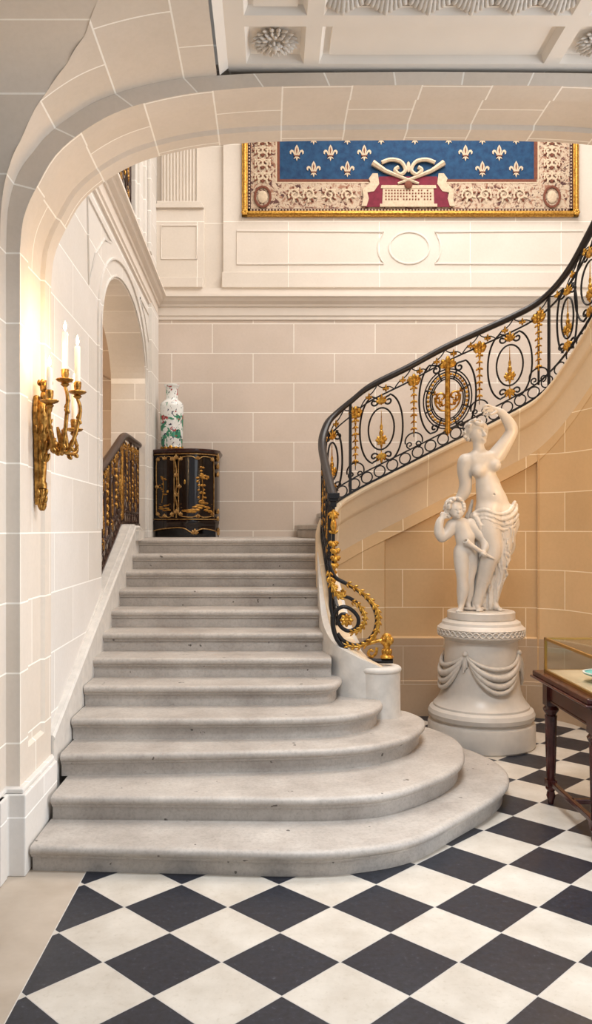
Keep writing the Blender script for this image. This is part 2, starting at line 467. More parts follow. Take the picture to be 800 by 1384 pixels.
for k in range(6):
    b=MB(); cx=.30+k*.178
    for j in range(9):
        f=(j-4)/4
        p0=(cx+f*.012,3.19,HC+.10); p1=(cx+f*.035,3.27,HC+.045+.01*abs(f)); p2=(cx+f*.066,3.345-.02*abs(f),HC+.008+.018*abs(f)); p3=(cx+f*.078,3.385-.035*abs(f),HC-.006+.02*abs(f)); p4=(cx+f*.080,3.392-.04*abs(f),HC+.018+.02*abs(f))
        b.tube(cr([p0,p1,p2,p3,p4],5),[.005+.0075*sin(PI*(i+1)/22) for i in range(21)],6)
    b.build('acanthus_leaf','marble_relief',ceil,smooth=60)
# tail of ceiling behind the camera side
b=MB(); b.box(-.9,XR+.6,-1.5,1.2,3.72,3.84); b.box(XR,2.7,1.2,3.8,3.73,3.80)
S(b.build('ceiling_entry','plaster'))

# --- back wall
b=MB(); YB=9.0; HT=7.2
b.box(-4,5,YB,YB+.3,0,4.14)
S(b.build('wall_back','limestone_blocks'))
b=MB()
b.box(-4,5,YB-.0,YB+.3,4.14,HT)
UP=YB-.05
S(b.build('wall_back_upper','limestone_upper'))
b=MB(); b.box(-.515,5,YB-.05,YB+.02,4.27,HT)
# sunk panels cut as frames: raised fillets round panels
def frame(b,x0,x1,z0,z1,y,w=.02,d=.014):
    b.box(x0,x1,y-d,y+.01,z1-w,z1); b.box(x0,x1,y-d,y+.01,z0,z0+w); b.box(x0,x0+w,y-d,y+.01,z0,z1); b.box(x1-w,x1,y-d,y+.01,z0,z1)
S(b.build('wall_back_panel','limestone_upper'))
px=lambda x,y,z=9.0:((x-365)*z/1100,1.6+(715-y)*z/1100)
b=MB()
def P2(x): return (x-365)*8.95/1100
def H2(y): return 1.6+(715-y)*8.95/1100
b2=UP
frame(b,P2(320),P2(350),H2(357),H2(312),b2) if 0 else None
# left long panel (right end concave), right long panel
def ringpath(pts,closed=True,w=.011,d=.014):
    pts=[(x,b2-.002,z) for x,z in pts]
    if closed: pts=pts+[pts[0],pts[1]]
    b.tube(pts,w,6,flat=.9)
cxo,czo=P2(553),H2(335)
arcL=[(cxo-.345*cos(a)*1.0,czo+.30*sin(a)) for a in np.linspace(-.62,.62,9)]
ringpath([(P2(320),H2(312)),]+[(arcL[i][0],arcL[i][1]) for i in range(8,-1,-1)]+[(P2(320),H2(357))])
arcR=[(cxo+.345*cos(a),czo+.30*sin(a)) for a in np.linspace(-.62,.62,9)]
ringpath([(P2(788),H2(312))]+[arcR[i] for i in range(8,-1,-1)]+[(P2(788),H2(357))])
ringpath([(P2(800),H2(312)),(5,H2(312)),(5,H2(357)),(P2(800),H2(357))])
ringpath([(cxo+.22*cos(a),czo+.175*sin(a)) for a in np.linspace(0,2*PI,40)[:-1]])
ringpath([(P2(218),H2(305)),(P2(266),H2(305)),(P2(266),H2(350)),(P2(218),H2(350))])
S(b.build('trim_1','moulding_stone',smooth=60))
# base band
b=MB(); b.box(-.53,5,YB-.075,YB+.02,4.25,4.42); b.box(-1.235,-.74,YB-.085,YB+.02,4.25,4.36)
# pilaster pedestal
b.box(P2(210),P2(276),YB-.05,YB+.02,4.25,H2(282))
for k,(y0,y1,e) in enumerate(((282,279,.03),(279,276,.015),(276,272,.0))):
    b.box(P2(212)-e+.0,P2(272)+e,YB-.065-e*.6,YB+.02,H2(y0),H2(y1))
S(b.build('trim_2','limestone_upper',bevel=.006))
b=MB(); xa,xb=P2(218),P2(266); nf=11
def fl(i,j):
    x=xa+(xb-xa)*i/(nf*10); ph=(i%10)/10
    d=.028*max(0,sin(PI*(ph-.12)/.76)) if .12<ph<.88 else 0
    return (x,YB-.055+d,(H2(272),HT)[j])
b.grid(fl,nf*10+1,2); b.box(xa,xa+.006,YB-.055,YB,H2(272),HT); b.box(xb-.006,xb,YB-.055,YB,H2(272),HT)
S(b.build('trim_3','plaster',smooth=40))
# cornice swept along left + back wall
def lx(y): return -1.19-.015*(y-4.34)
CP=[(0,3.905),(.018,3.912),(.018,3.94),(.03,3.955),(.03,4.045),(.045,4.05),(.05,4.075),(.085,4.10),(.10,4.13),(.125,4.14),(.125,4.165),(.05,4.18),(.05,4.25),(0,4.255)]
b=MB()
path=[(lx(4.34)-.0,4.34),(lx(9),9.0),(5,9.0)]
def CPt(i,j):
    o,h=CP[j]
    if i==0: return (path[0][0]+o,4.34,h)
    if i==1: return (path[1][0]+o,9.0-o,h)
    return (5,9.0-o,h)
b.grid(CPt,3,len(CP))
S(b.build('trim_4','moulding_stone',smooth=25))

# --- left wall of the stair hall with arched opening
ya,yb,yc=5.86,8.12,6.99
def otop(y): 
    t=min(1,abs((y-yc)/((yb-ya)/2))); return 3.05+.60*math.sqrt(max(0,1-t**2.1))
ys=list(np.linspace(4.34,ya,6))+list(yc-(yb-ya)/2*np.cos(np.linspace(0,PI,37)))[1:-1]+list(np.linspace(yb,9,4))
b=MB(); T=.34
for s_ in (0,1):
    X=lambda y:lx(y)-T*s_
    for i in range(len(ys)-1):
        y0_,y1_=ys[i],ys[i+1]
        open_=(ya-1e-6<=y0_ and y1_<=yb+1e-6)
        h0=otop(y0_) if open_ else 0; h1=otop(y1_) if open_ else 0
        b.add([(X(y0_),y0_,h0),(X(y1_),y1_,h1),(X(y1_),y1_,3.93),(X(y0_),y0_,3.93)],[(0,1,2,3)])
oy=[y for y in ys if ya-1e-6<=y<=yb+1e-6]
b.grid(lambda i,j:(lx(oy[i])-T*j,oy[i],otop(oy[i])),len(oy),2,uv=lambda i,j:(j*.3+.1,oy[i]))
b.add([(lx(ya),ya,0),(lx(ya)-T,ya,0),(lx(ya)-T,ya,otop(ya)),(lx(ya),ya,otop(ya))],[(0,1,2,3)])
b.add([(lx(yb),yb,0),(lx(yb)-T,yb,0),(lx(yb)-T,yb,otop(yb)),(lx(yb),yb,otop(yb))],[(0,1,2,3)])
S(b.build('wall_left','limestone_white'))
# archivolt + impost trims round opening, spandrel panels
b=MB()
ar=[(y,otop(y)) for y in oy]
def off(i,d):
    a=np.array(ar[max(i-1,0)]);c=np.array(ar[min(i+1,len(ar)-1)]);t=(c-a)/np.linalg.norm(c-a); return (ar[i][0]-t[1]*d,ar[i][1]+t[0]*d)
for d,r in ((.02,.010),(.15,.013)):
    p=[off(i,d) for i in range(len(ar))]
    pts=[(lx(p[-1][0])+.002,p[-1][0],1.6),]+[(lx(y)+.002,y,h) for y,h in reversed(p)]+[(lx(p[0][0])+.002,p[0][0],1.6)]
    b.tube(pts,r,6)
for tri in ([(5.35,3.80),(6.25,3.80),(5.95,3.72),(5.62,3.50),(5.40,3.22)],[(8.7,3.80),(7.75,3.80),(8.05,3.72),(8.38,3.50),(8.62,3.22)]):
    b.tube([(lx(y)+.002,y,h) for y,h in tri+[tri[0]]],.010,6)
# corner pilaster
b.box(lx(8.3)-.01,lx(8.3)+.035,8.34,8.86,1.5,3.92)
S(b.build('trim_5','limestone_white',smooth=60))
# plinth wall and pier above the cornice
b=MB()
b.prism([(-1.25,4.34),(-1.25,9.0),(-1.65,9.0),(-1.65,4.34)],4.17,4.40,ax='z')
b.prism([(-1.238,4.34),(-1.238,9.0),(-1.65,9.0),(-1.65,4.34)],4.40,4.43,ax='z')
b.box(-1.62,-1.25,7.58,8.15,4.43,HT)
b.box(-1.55,-1.225,7.66,7.74,4.43,HT); b.box(-1.62,-1.225,8.02,8.12,4.43,HT)
b.box(-1.62,-1.25,8.15,9.0,4.43,HT)
b.box(-1.25,-1.215,8.3,8.42,4.43,HT)
S(b.build('wall_left_upper','limestone_white',bevel=.008))
# corridor beyond the opening
b=MB()
b.box(-4,-1.5,3.9,9,1.40,1.515)  # corridor floor
b.box(-3.6,-3.4,4.34,9,1.4,4.2); b.box(-3.6,-1.5,8.86,9.0,1.5,4.2)
b.box(-1.90,-1.52,8.68,8.9,1.5,2.86); b.box(-2.6,-2.3,8.68,8.9,1.5,2.86)
b.box(-3.6,-1.5,4.34,9,4.0,4.15)
b.box(-2.4,-1.58,8.66,8.88,2.34,2.46)
def ca(i,j):
    a=PI*i/16; return (-1.95+.42*cos(a), 8.68+.2*j, 2.86+.42*sin(a))
b.grid(ca,17,2)
S(b.build('wall_corridor','limestone_blocks'))
b=MB(); b.box(-4,-1.6,4.4,9,4.16,4.25); b.box(-4.1,-4,3.9,9,4,HT)
S(b.build('floor_gallery','landing_stone'))
# landing + hall ceiling with skylight opening, right wall
b=MB(); b.box(-1.24,5,7.18,9.0,1.36,1.515)
S(b.build('floor_landing','step_stone'))
b=MB()
b.box(-4,5,3.9,4.9,HT,HT+.15); b.box(-4,5,8.3,9.3,HT,HT+.15); b.box(-4,-.6,4.9,8.3,HT,HT+.15); b.box(4,5,4.9,8.3,HT,HT+.15)
S(b.build('ceiling_stair_hall','plaster'))
b=MB(); b.box(-.6,4,4.9,8.3,HT+.1,HT+.12)
m,nt,bb=nodes('skylight_glass'); out_=[x for x in nt.nodes if x.type=='OUTPUT_MATERIAL'][0]
tr=N(nt,'ShaderNodeBsdfTransparent'); tr.inputs[0].default_value=(.97,.98,1,1); nt.links.new(tr.outputs[0],out_.inputs[0])
S(b.build('window_1','skylight_glass'))
b=MB(); b.box(5,5.2,3.9,9.3,0,HT); b.box(-4,5,Y0+.3,Y1,4.6,HT)
S(b.build('wall_right','limestone_upper'))
b=MB(); b.box(-3.5,-3.3,-2,3.8,0,3.9)
S(b.build('wall_entry_left','limestone_white'))
# door leading off the entry side (behind the camera stays open daylight)
# ------------------------------------------------------------ staircase
RI=.1262
zk=lambda k:3.78+.305*(k-1)
OUT={1:[(-1.115,3.78),(-.4,3.74),(.1,3.71),(.4,3.745),(.7,3.88),(1.0,4.20),(1.22,4.46),(1.38,4.72),(1.445,5.0),(1.41,5.25),(1.3,5.5),(1.05,5.75),(.8,5.85),(.5,5.9)],
2:[(-1.105,4.10),(-.4,4.085),(.13,4.07),(.4,4.09),(.63,4.164),(.9,4.40),(1.074,4.634),(1.16,4.86),(1.2,5.15),(1.15,5.4),(1.02,5.6),(.8,5.68),(.5,5.7)],
3:[(-1.137,4.41),(-.4,4.45),(.14,4.49),(.4,4.53),(.62,4.62),(.82,4.8),(.94,5.02),(.99,5.23),(.95,5.4),(.87,5.5),(.6,5.56)],
4:[(-1.148,4.70),(-.4,4.70),(.15,4.72),(.42,4.77),(.58,4.88),(.68,5.03),(.71,5.2),(.66,5.4)],
5:[(-1.15,5.02),(-.4,5.02),(.15,5.03),(.33,5.06),(.42,5.13),(.465,5.28),(.47,5.48)]}
stair=empty('staircase',(0,4.5,0),'broad grey stone staircase with rounded lower steps climbing to the landing','staircase')
NO=[(-.03,0),(-.010,-.002),(0,-.012),(.002,-.022),(0,-.034),(-.010,-.043),(-.016,-.046),(-.018,-.056),(-.034,-.062),(-.036,-RI-.002)]
for k in range(1,13):
    h=RI*k
    if k in OUT: pl=cr(OUT[k],7)
    else:
        z=zk(k); pl=[(-1.165,z),(-.6,z+random.uniform(-.004,.004)),(0,z),(.40,z)]
    P=np.array(pl); nn=[]
    for i in range(len(P)):
        a=P[max(i-1,0)];c=P[min(i+1,len(P)-1)];t=(c-a)/np.linalg.norm(c-a); nn.append((t[1],-t[0]))
    b=MB()
    def G(i,j):
        o,dz=NO[j]; o-=0.0
        return (P[i][0]+nn[i][0]*o,P[i][1]+nn[i][1]*o,h+dz)
    b.grid(G,len(P),len(NO))
    back= 6.2 if k in OUT else (7.25 if k==12 else zk(k+1)+.12)
    if k in OUT: back=max(back,P[-1][1]+.1)
    top=[G(i,0) for i in range(len(P))]
    # ends: close to the back
    tl=(top[0][0],back if k in OUT else back,h); tr=(top[-1][0],back,h)
    b.add(top+[tr,tl],[tuple(range(len(top)+2))])
    # left side face (seen under the nosing)
    e=[G(0,j) for j in range(len(NO))]
    b.add(e+[(e[0][0],e[0][1]+.3,h-RI),(e[0][0],e[0][1]+.3,h)],[tuple(range(len(e)+2))])
    b.build('step','step_stone',stair,smooth=50)
# upper flight behind the string
for j in range(10):
    b=MB(); x=.30+.24*j; h=1.515+RI*(j+1)
    sk=.12 if j==0 else .05
    b.prism([(x+sk*1.6,7.08),(x,7.6),(x-.03,8.6),(x-.03,8.98),(x+.36,8.98),(x+.36,7.08)],h-.045,h,ax='z')
    b.prism([(x+sk*1.6+.03,7.08),(x+.03,7.6),(x,8.6),(x,8.98),(x+.36,8.98),(x+.36,7.08)],h-RI-.01,h-.045,ax='z')
    b.build('step','step_stone',stair,bevel=.008)

# plan path helper: travels away from the camera then right; n = right-hand side (outer face)
class Path:
    def __init__(s,pts,n=24,xlin=True):
        P=np.array(cr(pts,n)); 
        d=np.r_[0,np.cumsum(np.hypot(np.diff(P[:,0]),np.diff(P[:,1])))]
        s.P=P; s.d=d; s.L=d[-1]
        t=np.gradient(P[:,:2],axis=0); t/=np.linalg.norm(t,axis=1)[:,None]+1e-9
        s.T=t
    def at(s,v): 
        v2=min(max(v,0),s.L); e=v-v2
        r=[float(np.interp(v2,s.d,s.P[:,k])) for k in range(s.P.shape[1])]
        t=[float(np.interp(v2,s.d,s.T[:,k])) for k in range(2)]; m=math.hypot(*t); t=(t[0]/m,t[1]/m)
        r[0]+=t[0]*e; r[1]+=t[1]*e
        return r,t
    def pt(s,v,h=0,off=0):
        r,t=s.at(v); return (r[0]+t[1]*off,r[1]-t[0]*off,r[2]+h)
    def hr(s,v): r,_=s.at(v); return r[3]-r[2]
    def s_px(s,x,lo=0,hi=None):
        best=None
        for v in np.linspace(lo,hi or s.L,1500):
            p=s.pt(v); e=abs(365+p[0]*1100/p[1]-x)
            if best is None or e<best[0]: best=(e,v)
        return best[1]
    def s_X(s,x):
        for v in np.linspace(0.5,s.L,3000):
            if s.pt(v)[0]>=x and v>1.9: return float(v)
        return s.L
RP=[(.74,5.36,.70,1.50),(.62,5.36,.765,1.60),(.52,5.42,.84,1.68),(.468,5.58,.93,1.74),(.446,5.80,1.06,1.84),(.435,6.1,1.25,1.99),(.428,6.4,1.42,2.13),(.425,6.62,1.53,2.25),(.44,6.78,1.62,2.37),(.49,6.90,1.74,2.50),(.57,6.965,1.82,2.59),
(.70,6.99,1.90,2.70),(.86,7.0,1.985,2.825),(1.18,7.0,2.145,2.985),(1.495,7.0,2.305,3.155),(1.81,7.0,2.46,3.30),(2.08,6.98,2.60,3.42),(2.27,6.94,2.71,3.52),(2.40,6.86,2.84,3.635),(2.49,6.74,2.98,3.77),(2.55,6.58,3.12,3.93),(2.59,6.38,3.27,4.09),(2.61,6.1,3.46,4.28),(2.62,5.7,3.70,4.52),(2.63,5.2,3.95,4.8),(2.64,4.6,4.2,5.05)]
R=Path(RP,16)
# curb with string mouldings (outer side) as one swept piece
CW=.055
ss=np.linspace(0.0,R.L,260)
CPR=[(-CW,-2.0),(-CW,-.02),(-CW+.012,0),(CW-.01,0),(CW+.012,-.006),(CW+.022,-.02),(CW+.022,-.04),(CW+.008,-.055),(CW+.004,-.075),(CW+.002,-.16),(CW-.006,-.185),(CW-.02,-.20),(CW-.03,-.26),(CW-.04,-.34),(CW-.045,-.42),(CW-.045,-.46)]
b=MB()
def CG(i,j):
    v=ss[i]; o,h=CPR[j]; r,t=R.at(v)
    H=r[2]
    if j==0: z=(.10 if v<1.9 else H-.36)
    else:
        k=min(1,max(0,(v-.9)/1.0)); 
        if j>=8 : o=o*1.0
        z=H+h*(1 if j<8 else (.35+.65*k))
    if v>1.5: 
        pass
    return (r[0]+t[1]*o,r[1]-t[0]*o,max(z,.12))
b.grid(CG,len(ss),len(CPR),0,uv=lambda i,j:(ss[i],CPR[j][1]))
b.build('string_curb','limestone_string',stair,smooth=35)
# newel drum
b=MB()
b.lathe([(0,.70),(.135,.70),(.145,.694),(.150,.682),(.146,.668),(.142,.665),(.141,.60),(.143,.40),(.15,.378),(.15,.2)],(.715,5.365,0),40)
b.build('newel_drum','curb_stone',stair,smooth=40)
# concave curb between drum and stair (outer + inner face)
b=MB()
pp=[R.pt(v,0,0) for v in np.linspace(0,.62,30)]
def KG(i,j):
    v=np.linspace(0,1.25,50)[i]; r,t=R.at(v); o=(-.105,-.095,.095,.105,.105)[j] if 1 else 0
    z=(.1,r[2]-.012,r[2]-.012,r[2]-.02,.1)[j]
    f=1-max(0,(v-.5)/.75)*.42
    return (r[0]+t[1]*o*f,r[1]-t[0]*o*f,z)
b.grid(KG,50,5)
b.build('curb','curb_stone',stair,smooth=40)
# left stringer
b=MB()
def sh(y): return min(1.63,.53+.425*(y-4.42))
yy=list(np.linspace(4.345,7.0,30))+[7.1,7.2,7.28,7.33,7.35]
LP=[(-.01,-.6),(-.01,-.03),(-.004,-.022),(-.004,-.012),(-.016,0),(-.05,0),(-.055,.012),(-.20,.012)]
def LG(i,j):
    y=yy[i]; o,h=LP[j]; H=sh(y)
    if y>7.25: H-=.5*(y-7.25)**1.0*.6
    return (-1.145+o+(0.0),y,H+h if j else 0.0)
b.grid(LG,len(yy),len(LP))
b.add([LG(len(yy)-1,j) for j in range(len(LP))]+[(-1.345,7.35,0)],[tuple(range(len(LP)+1))])
b.add([LG(0,j) for j in range(len(LP))]+[(-1.345,4.345,0)],[tuple(range(len(LP)+1))])
b.box(-1.25,-1.13,7.0,7.33,1.5,1.58)
b.build('stringer','curb_stone',stair,smooth=30)

# --- curved wall under the upper flight
b=MB()
s0=R.s_px(452,1.3,2.2)
s_a,s_b_=R.s_X(.985),R.s_X(2.285)   # joint grooves of the sunk panel
cols=sorted(set(list(np.round(np.linspace(.35,R.L,150),4))+[s_a-.006,s_a+.006,s_b_-.006,s_b_+.006]))
gd=.014
def topH(v):
    r,_=R.at(v); k=min(1,max(0,(v-.9)/1.0)); return r[2]-.44*(.35+.65*k)
rows=8
def WG(i,j):
    v=cols[i]; r,t=R.at(v); T_=topH(v)
    pt_=T_-.10
    hs=[0,.30,.305,.665,.677,max(.70,pt_-.008),max(.71,pt_),max(T_,.72)]
    inside = s_a-.001<=v<=s_b_+.001
    o=[.045,.045,.030,.030,.018,.018,.030,.012][j]
    if inside and 3<j<6: o=-.006
    elif 3<j<6: o=.026
    return (r[0]+t[1]*o,r[1]-t[0]*o,hs[j])
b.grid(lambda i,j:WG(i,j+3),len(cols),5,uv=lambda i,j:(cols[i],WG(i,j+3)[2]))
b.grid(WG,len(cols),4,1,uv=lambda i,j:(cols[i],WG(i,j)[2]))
# vertical raised bead lines beside the sunk panel
for X_ in (2.285,):
    v=R.s_X(X_); b.tube([R.pt(v,0,.03)[:2]+(z,) for z in np.linspace(.3,topH(v)-.02,6)],.007,6)
v1=R.s_X(1.0)
S(b.build('wall_under_stair',['limestone_warm_bounce','limestone_base'],smooth=25))
# ------------------------------------------------------------ ornament vocabulary (local a = along, b = off, c = up)
def fan(b,c,w,h,n=5,flip=False,th=.012,m=0):
    """leaf fan growing up (or down) from c"""
    s=-1 if flip else 1
    for k in range(n):
        f=(k/(n-1)-.5)*2 if n>1 else 0
        L=h*(1-.35*abs(f)); ang=f*.9
        cx=c[0]+sin(ang)*L*.5*(w/h)*1.2; cz=c[2]+s*cos(ang)*L*.5
        b.ell((cx,c[1]+.004*(1-abs(f)),cz),(w*.17,th,L*.52),rot=s*ang,n=7,q=5,m=m)
def bud(b,c,w,h,m=0):
    b.ell(c,(w/2,w*.35,h/2),n=8,q=6,m=m)
def spiral(c,r0,r1,a0,turns,n=26,sgn=1):
    return [(c[0]+(r0+(r1-r0)*i/(n-1))*cos(a0+sgn*2*PI*turns*i/(n-1)),0,c[1]+(r0+(r1-r0)*i/(n-1))*sin(a0+sgn*2*PI*turns*i/(n-1))) for i in range(n)]
def rail_map(R,s0,off=0,up=.7):
    def f(a,o,c):
        h0=R.pt(s0)[2]; return R.pt(s0+a,c+up*(h0-R.pt(s0+a)[2]),off+o)
    return f
IR=.0086
def scroll_oval(R,s,root,iron,gold,H,w=.185,off=0):
    e=MB(); e.map=rail_map(R,s,off)
    cz=H*.51; hh=H*.355
    for g in (-1,1):
        # big C bar with curled ends
        arc=[(g*w*abs(sin(a))**.7,0,cz+hh*cos(a)) for a in np.linspace(.30,PI-.30,26)]
        top=spiral((g*.062,cz+hh*.80),.040,.010,PI/2,1.15,22,-g*-1*-1)
        bot=spiral((g*.062,cz-hh*.80),.040,.010,-PI/2,1.15,22,-g)
        top=[(x,y,z) for x,y,z in spiral((g*.062,cz+hh*.78),.042,.008,PI/2,1.2,22,g)]
        bot=[(x,y,z) for x,y,z in spiral((g*.062,cz-hh*.78),.042,.008,-PI/2,1.2,22,-g)]
        e.tube(list(reversed(top))+arc+bot,IR,6)
    o=e.build('scroll_oval',iron,root,smooth=60)
    e=MB(); e.map=rail_map(R,s,off)
    e.tube([(w*.60*sin(a),0,cz+hh*.60*cos(a)) for a in np.linspace(0,2*PI,37)],IR*.95,6,cap=False)
    e.build('inner_oval',iron,o,smooth=60)
    e=MB(); e.map=rail_map(R,s,off)
    for g,z in ((1,cz+hh*.78),(-1,cz-hh*.78)):
        fan(e,(0,0,z-g*.02),.085,.085,5,flip=(g<0)); fan(e,(0,0,z+g*.02),.07,.05,3,flip=(g>0))
        e.box(-.024,.024,-.014,.014,z-.02,z+.02)
    # spindle: urn of leaves with a long tip
    z=cz-hh*.38
    bud(e,(0,0,z),.05,.05); fan(e,(0,0,z),.10,.07,5); bud(e,(0,0,z+.075),.04,.06); bud(e,(0,0,z+.125),.026,.06); e.tube([(0,0,z+.14),(0,0,z+.27)],[.006,.002],6)
    e.tube([(0,0,z-.02),(0,0,cz-hh*.8)],.005,6); fan(e,(0,0,z),.07,.05,3,flip=True)
    e.build('gilt_spindle',gold,o,smooth=60)
def garland(R,s,root,iron,gold,H,off=0,bar=False):
    e=MB(); e.map=rail_map(R,s,off)
    z=H*.83
    fan(e,(0,0,z-.005),.13,.07,5); fan(e,(0,0,z),.12,.05,5,flip=True); bud(e,(0,0,z),.045,.05)
    z-=.075; k=0
    while z>H*.30:
        w=(.062,.05)[k%2]*(1-.03*k); fan(e,(0,0,z+.025),w,.052,3,flip=True); bud(e,(0,0,z+.018),.026,.03); z-=.058; k+=1
    g=e.build('gilt_garland',gold,root,smooth=60)
    e=MB(); e.map=rail_map(R,s,off)
    zb=H*.155
    for q in (-1,1):
        sp=spiral((q*.036,zb+.025),.03,.008,-PI/2,1.1,20,-q if 0 else (-1 if q>0 else 1)*-1)
        e.tube(sp,IR*.8,6)
    arcp_=[(.075*cos(a),0,zb+.055+.07*sin(a)) for a in np.linspace(-.3,PI+.3,18)]
    e.tube(arcp_,IR*.8,6)
    if bar: e.tube([(0,-.006,H*.13),(0,-.006,H*.86)],.010,6)
    else: e.tube([(0,-.003,z),(0,-.003,H*.80)],.004,6)
    e.build('scroll',iron,g,smooth=60)
def medallion(R,s,root,iron,gold,H,off=0):
    e=MB(); e.map=rail_map(R,s,off); cz=H*.47
    for rx,rz in ((.208,.255),(.185,.232),(.150,.192),(.135,.175)):
        e.tube([(rx*sin(a),0,cz+rz*cos(a)) for a in np.linspace(0,2*PI,49)],IR*.75,6,cap=False)
    for q in (-1,1):
        arc=[(q*.245*abs(sin(a))**.6,0,cz+.02+.33*cos(a)) for a in np.linspace(.5,PI-.45,26)]
        top=spiral((q*.10,cz+.26),.04,.010,PI*.5,1.15,20,q); bot=spiral((q*.115,cz-.235),.036,.008,-PI/2,1.15,20,-q)
        e.tube(list(reversed(top))+arc+bot,IR,6)
    for k in range(8):
        a=PI/8+k*PI/4; e.tube([(.135*sin(a),0,cz+.175*cos(a)),(.208*sin(a),0,cz+.255*cos(a))],IR,6)
    o=e.build('medallion',iron,root,smooth=60)
    e=MB(); e.map=rail_map(R,s,off)
    for k in range(36):
        a=k*PI/18; e.ell((.168*sin(a),0,cz+.212*cos(a)),(.016,.010,.012),rot=a,n=6,q=4)
    e.build('gilt_wreath',gold,o,smooth=60)
    e=MB(); e.map=rail_map(R,s,off)
    e.tube([(0,0,cz-.30),(0,0,cz-.1),(0,0,cz+.1),(0,0,cz+.30)],[.024,.026,.022,.024],8)
    for q in (-1,1):
        e.tube([(q*.012,.012,cz-.3),(q*.012,.012,cz+.3)],.007,6)
        e.tube(spiral((q*.055,cz+.02),.055,.014,-PI/2 if q>0 else -PI/2,1.0,24,q),.010,6)
        e.tube([(q*x,0,z) for x,z in cr([(.01,cz-.10),(.06,cz-.09),(.10,cz-.04),(.11,cz+.02)],5)],.009,6)
        for a in range(4): fan(e,(q*(.05+.02*a),0,cz-.06+.035*a),.05,.04,3)
    fan(e,(0,0,cz+.27),.15,.10,5); fan(e,(0,0,cz+.30),.11,.05,5,flip=True); fan(e,(0,0,cz-.25),.06,.07,3,flip=True); fan(e,(0,0,cz-.29),.05,.04,3)
    e.build('gilt_monogram',gold,o,smooth=60)

def balustrade(root,R,s0,s1,panels,stiles,iron,hand,gold,off=0,ring_r=.047,rail_s0=None,zig=True,ringstep=.108):
    Hn=lambda s: R.hr(s)
    rs=rail_s0 if rail_s0 is not None else s0
    # handrail: rounded moulded bar
    sec=[(-.030,-.012),(-.034,.004),(-.026,.020),(-.010,.028),(.010,.028),(.026,.020),(.034,.004),(.030,-.012),(.016,-.024),(-.016,-.024)]
    ks=np.linspace(rs,s1,max(20,int((s1-rs)/.03))); k=len(sec)
    e=MB()
    e.grid(lambda i,j: R.pt(ks[i],Hn(ks[i])+sec[j%k][1]*1.15,off+sec[j%k][0]),len(ks),k+1)
    e.add([R.pt(rs,Hn(rs)+c*1.15,off+a) for a,c in sec],[tuple(range(k))]); e.add([R.pt(s1,Hn(s1)+c*1.15,off+a) for a,c in sec],[tuple(range(k))])
    e.build('handrail',hand,root,smooth=60)
    def bar(name,f,w,t,a0=s0,a1=s1,m=iron):
        e=MB(); kk=np.linspace(a0,a1,max(12,int((a1-a0)/.035)))
        q=[(-w,-t),(w,-t),(w,t),(-w,t)]
        e.grid(lambda i,j:R.pt(kk[i],f(kk[i])+q[j%4][1],off+q[j%4][0]),len(kk),5)
        for a in (a0,a1): e.add([R.pt(a,f(a)+c,off+o) for o,c in q],[(0,1,2,3)])
        return e.build(name,m,root)
    bar('bottom_rail',lambda s:.014,.016,.010)
    bar('lower_rail',lambda s:.127,.009,.007)
    bar('upper_rail',lambda s:Hn(s)-.125,.009,.007,rs)
    n=int((s1-s0)/ringstep)
    for i in range(n):
        s=s0+(i+.5)*(s1-s0)/n
        e=MB(); e.map=rail_map(R,s,off)
        e.tube([(ring_r*sin(a),0,.071+ring_r*cos(a)) for a in np.linspace(0,2*PI,19)],.0065,5,cap=False)
        e.build('ring',iron,root,smooth=60)
    if zig:
        n=max(2,int(round((s1-rs)/.145))); d=(s1-rs)/n
        e=MB()
        for i in range(n):
            a=rs+i*d
            A=lambda s,f:R.pt(s,Hn(s)-.125+f*.105,off)
            p,q=(0,1) if i%2==0 else (1,0)
            e.tube([A(a+d*t,p+(q-p)*(t+.12*sin(2*PI*t))) for t in np.linspace(0,1,8)],.0055,5)
        e.build('lattice',iron,root,smooth=60)
        for i in range(n):
            s=rs+(i+.5)*d; e=MB(); H=Hn(s); e.map=rail_map(R,s,off)
            z=H-.075 
            fan(e,(0,0,z-.02),.055,.045,3); fan(e,(0,0,z-.01),.06,.03,3,flip=True); bud(e,(0,0,z-.01),.03,.03)
            e.build('gilt_leaf',gold,root,smooth=60)
    for s in stiles:
        e=MB(); e.map=rail_map(R,s,off)
        e.box(-.011,.011,-.011,.011,.01,Hn(s)-.02); e.build('stile',iron,root)
    for kind,s in panels:
        {'oval':scroll_oval,'garland':garland,'medallion':medallion,'narrow':lambda *a,**k:scroll_oval(*a,w=.10,**k),'bar':lambda *a,**k:garland(*a,bar=True,**k)}[kind](R,s,root,iron,gold,Hn(s),off=off)

OFFB=-.0
rb=empty('stair_balustrade',R.pt(1.0),'black wrought iron stair balustrade with gilt medallion and scrolled end, on the curving string','balustrade')
sx=R.s_X
sr=R.s_px(449,.45,.95) if 0 else .62
s_st=sx(.687)
pan=[('oval',sx(.955)),('garland',sx(1.235)),('medallion',sx(1.525)),('garland',sx(1.80)),('oval',sx(2.055))]
s2=sx(2.36)
pan+=[('bar',s2-.085),('narrow',s2+.17),('oval',s2+.43),('garland',s2+.70),('oval',s2+.98),('garland',s2+1.26)]
pan+=[('garland',s_st+.045),('narrow',s_st-.17),('bar',s_st-.36),('oval',s_st-.60),('garland',s_st-.83),('narrow',s_st-1.0)]
balustrade(rb,R,.42,R.L-.9,pan,[s_st,s2,s2+.82,s_st-.48,s_st-.92],'wrought_iron','handrail_iron','gilt_bronze',rail_s0=.60)
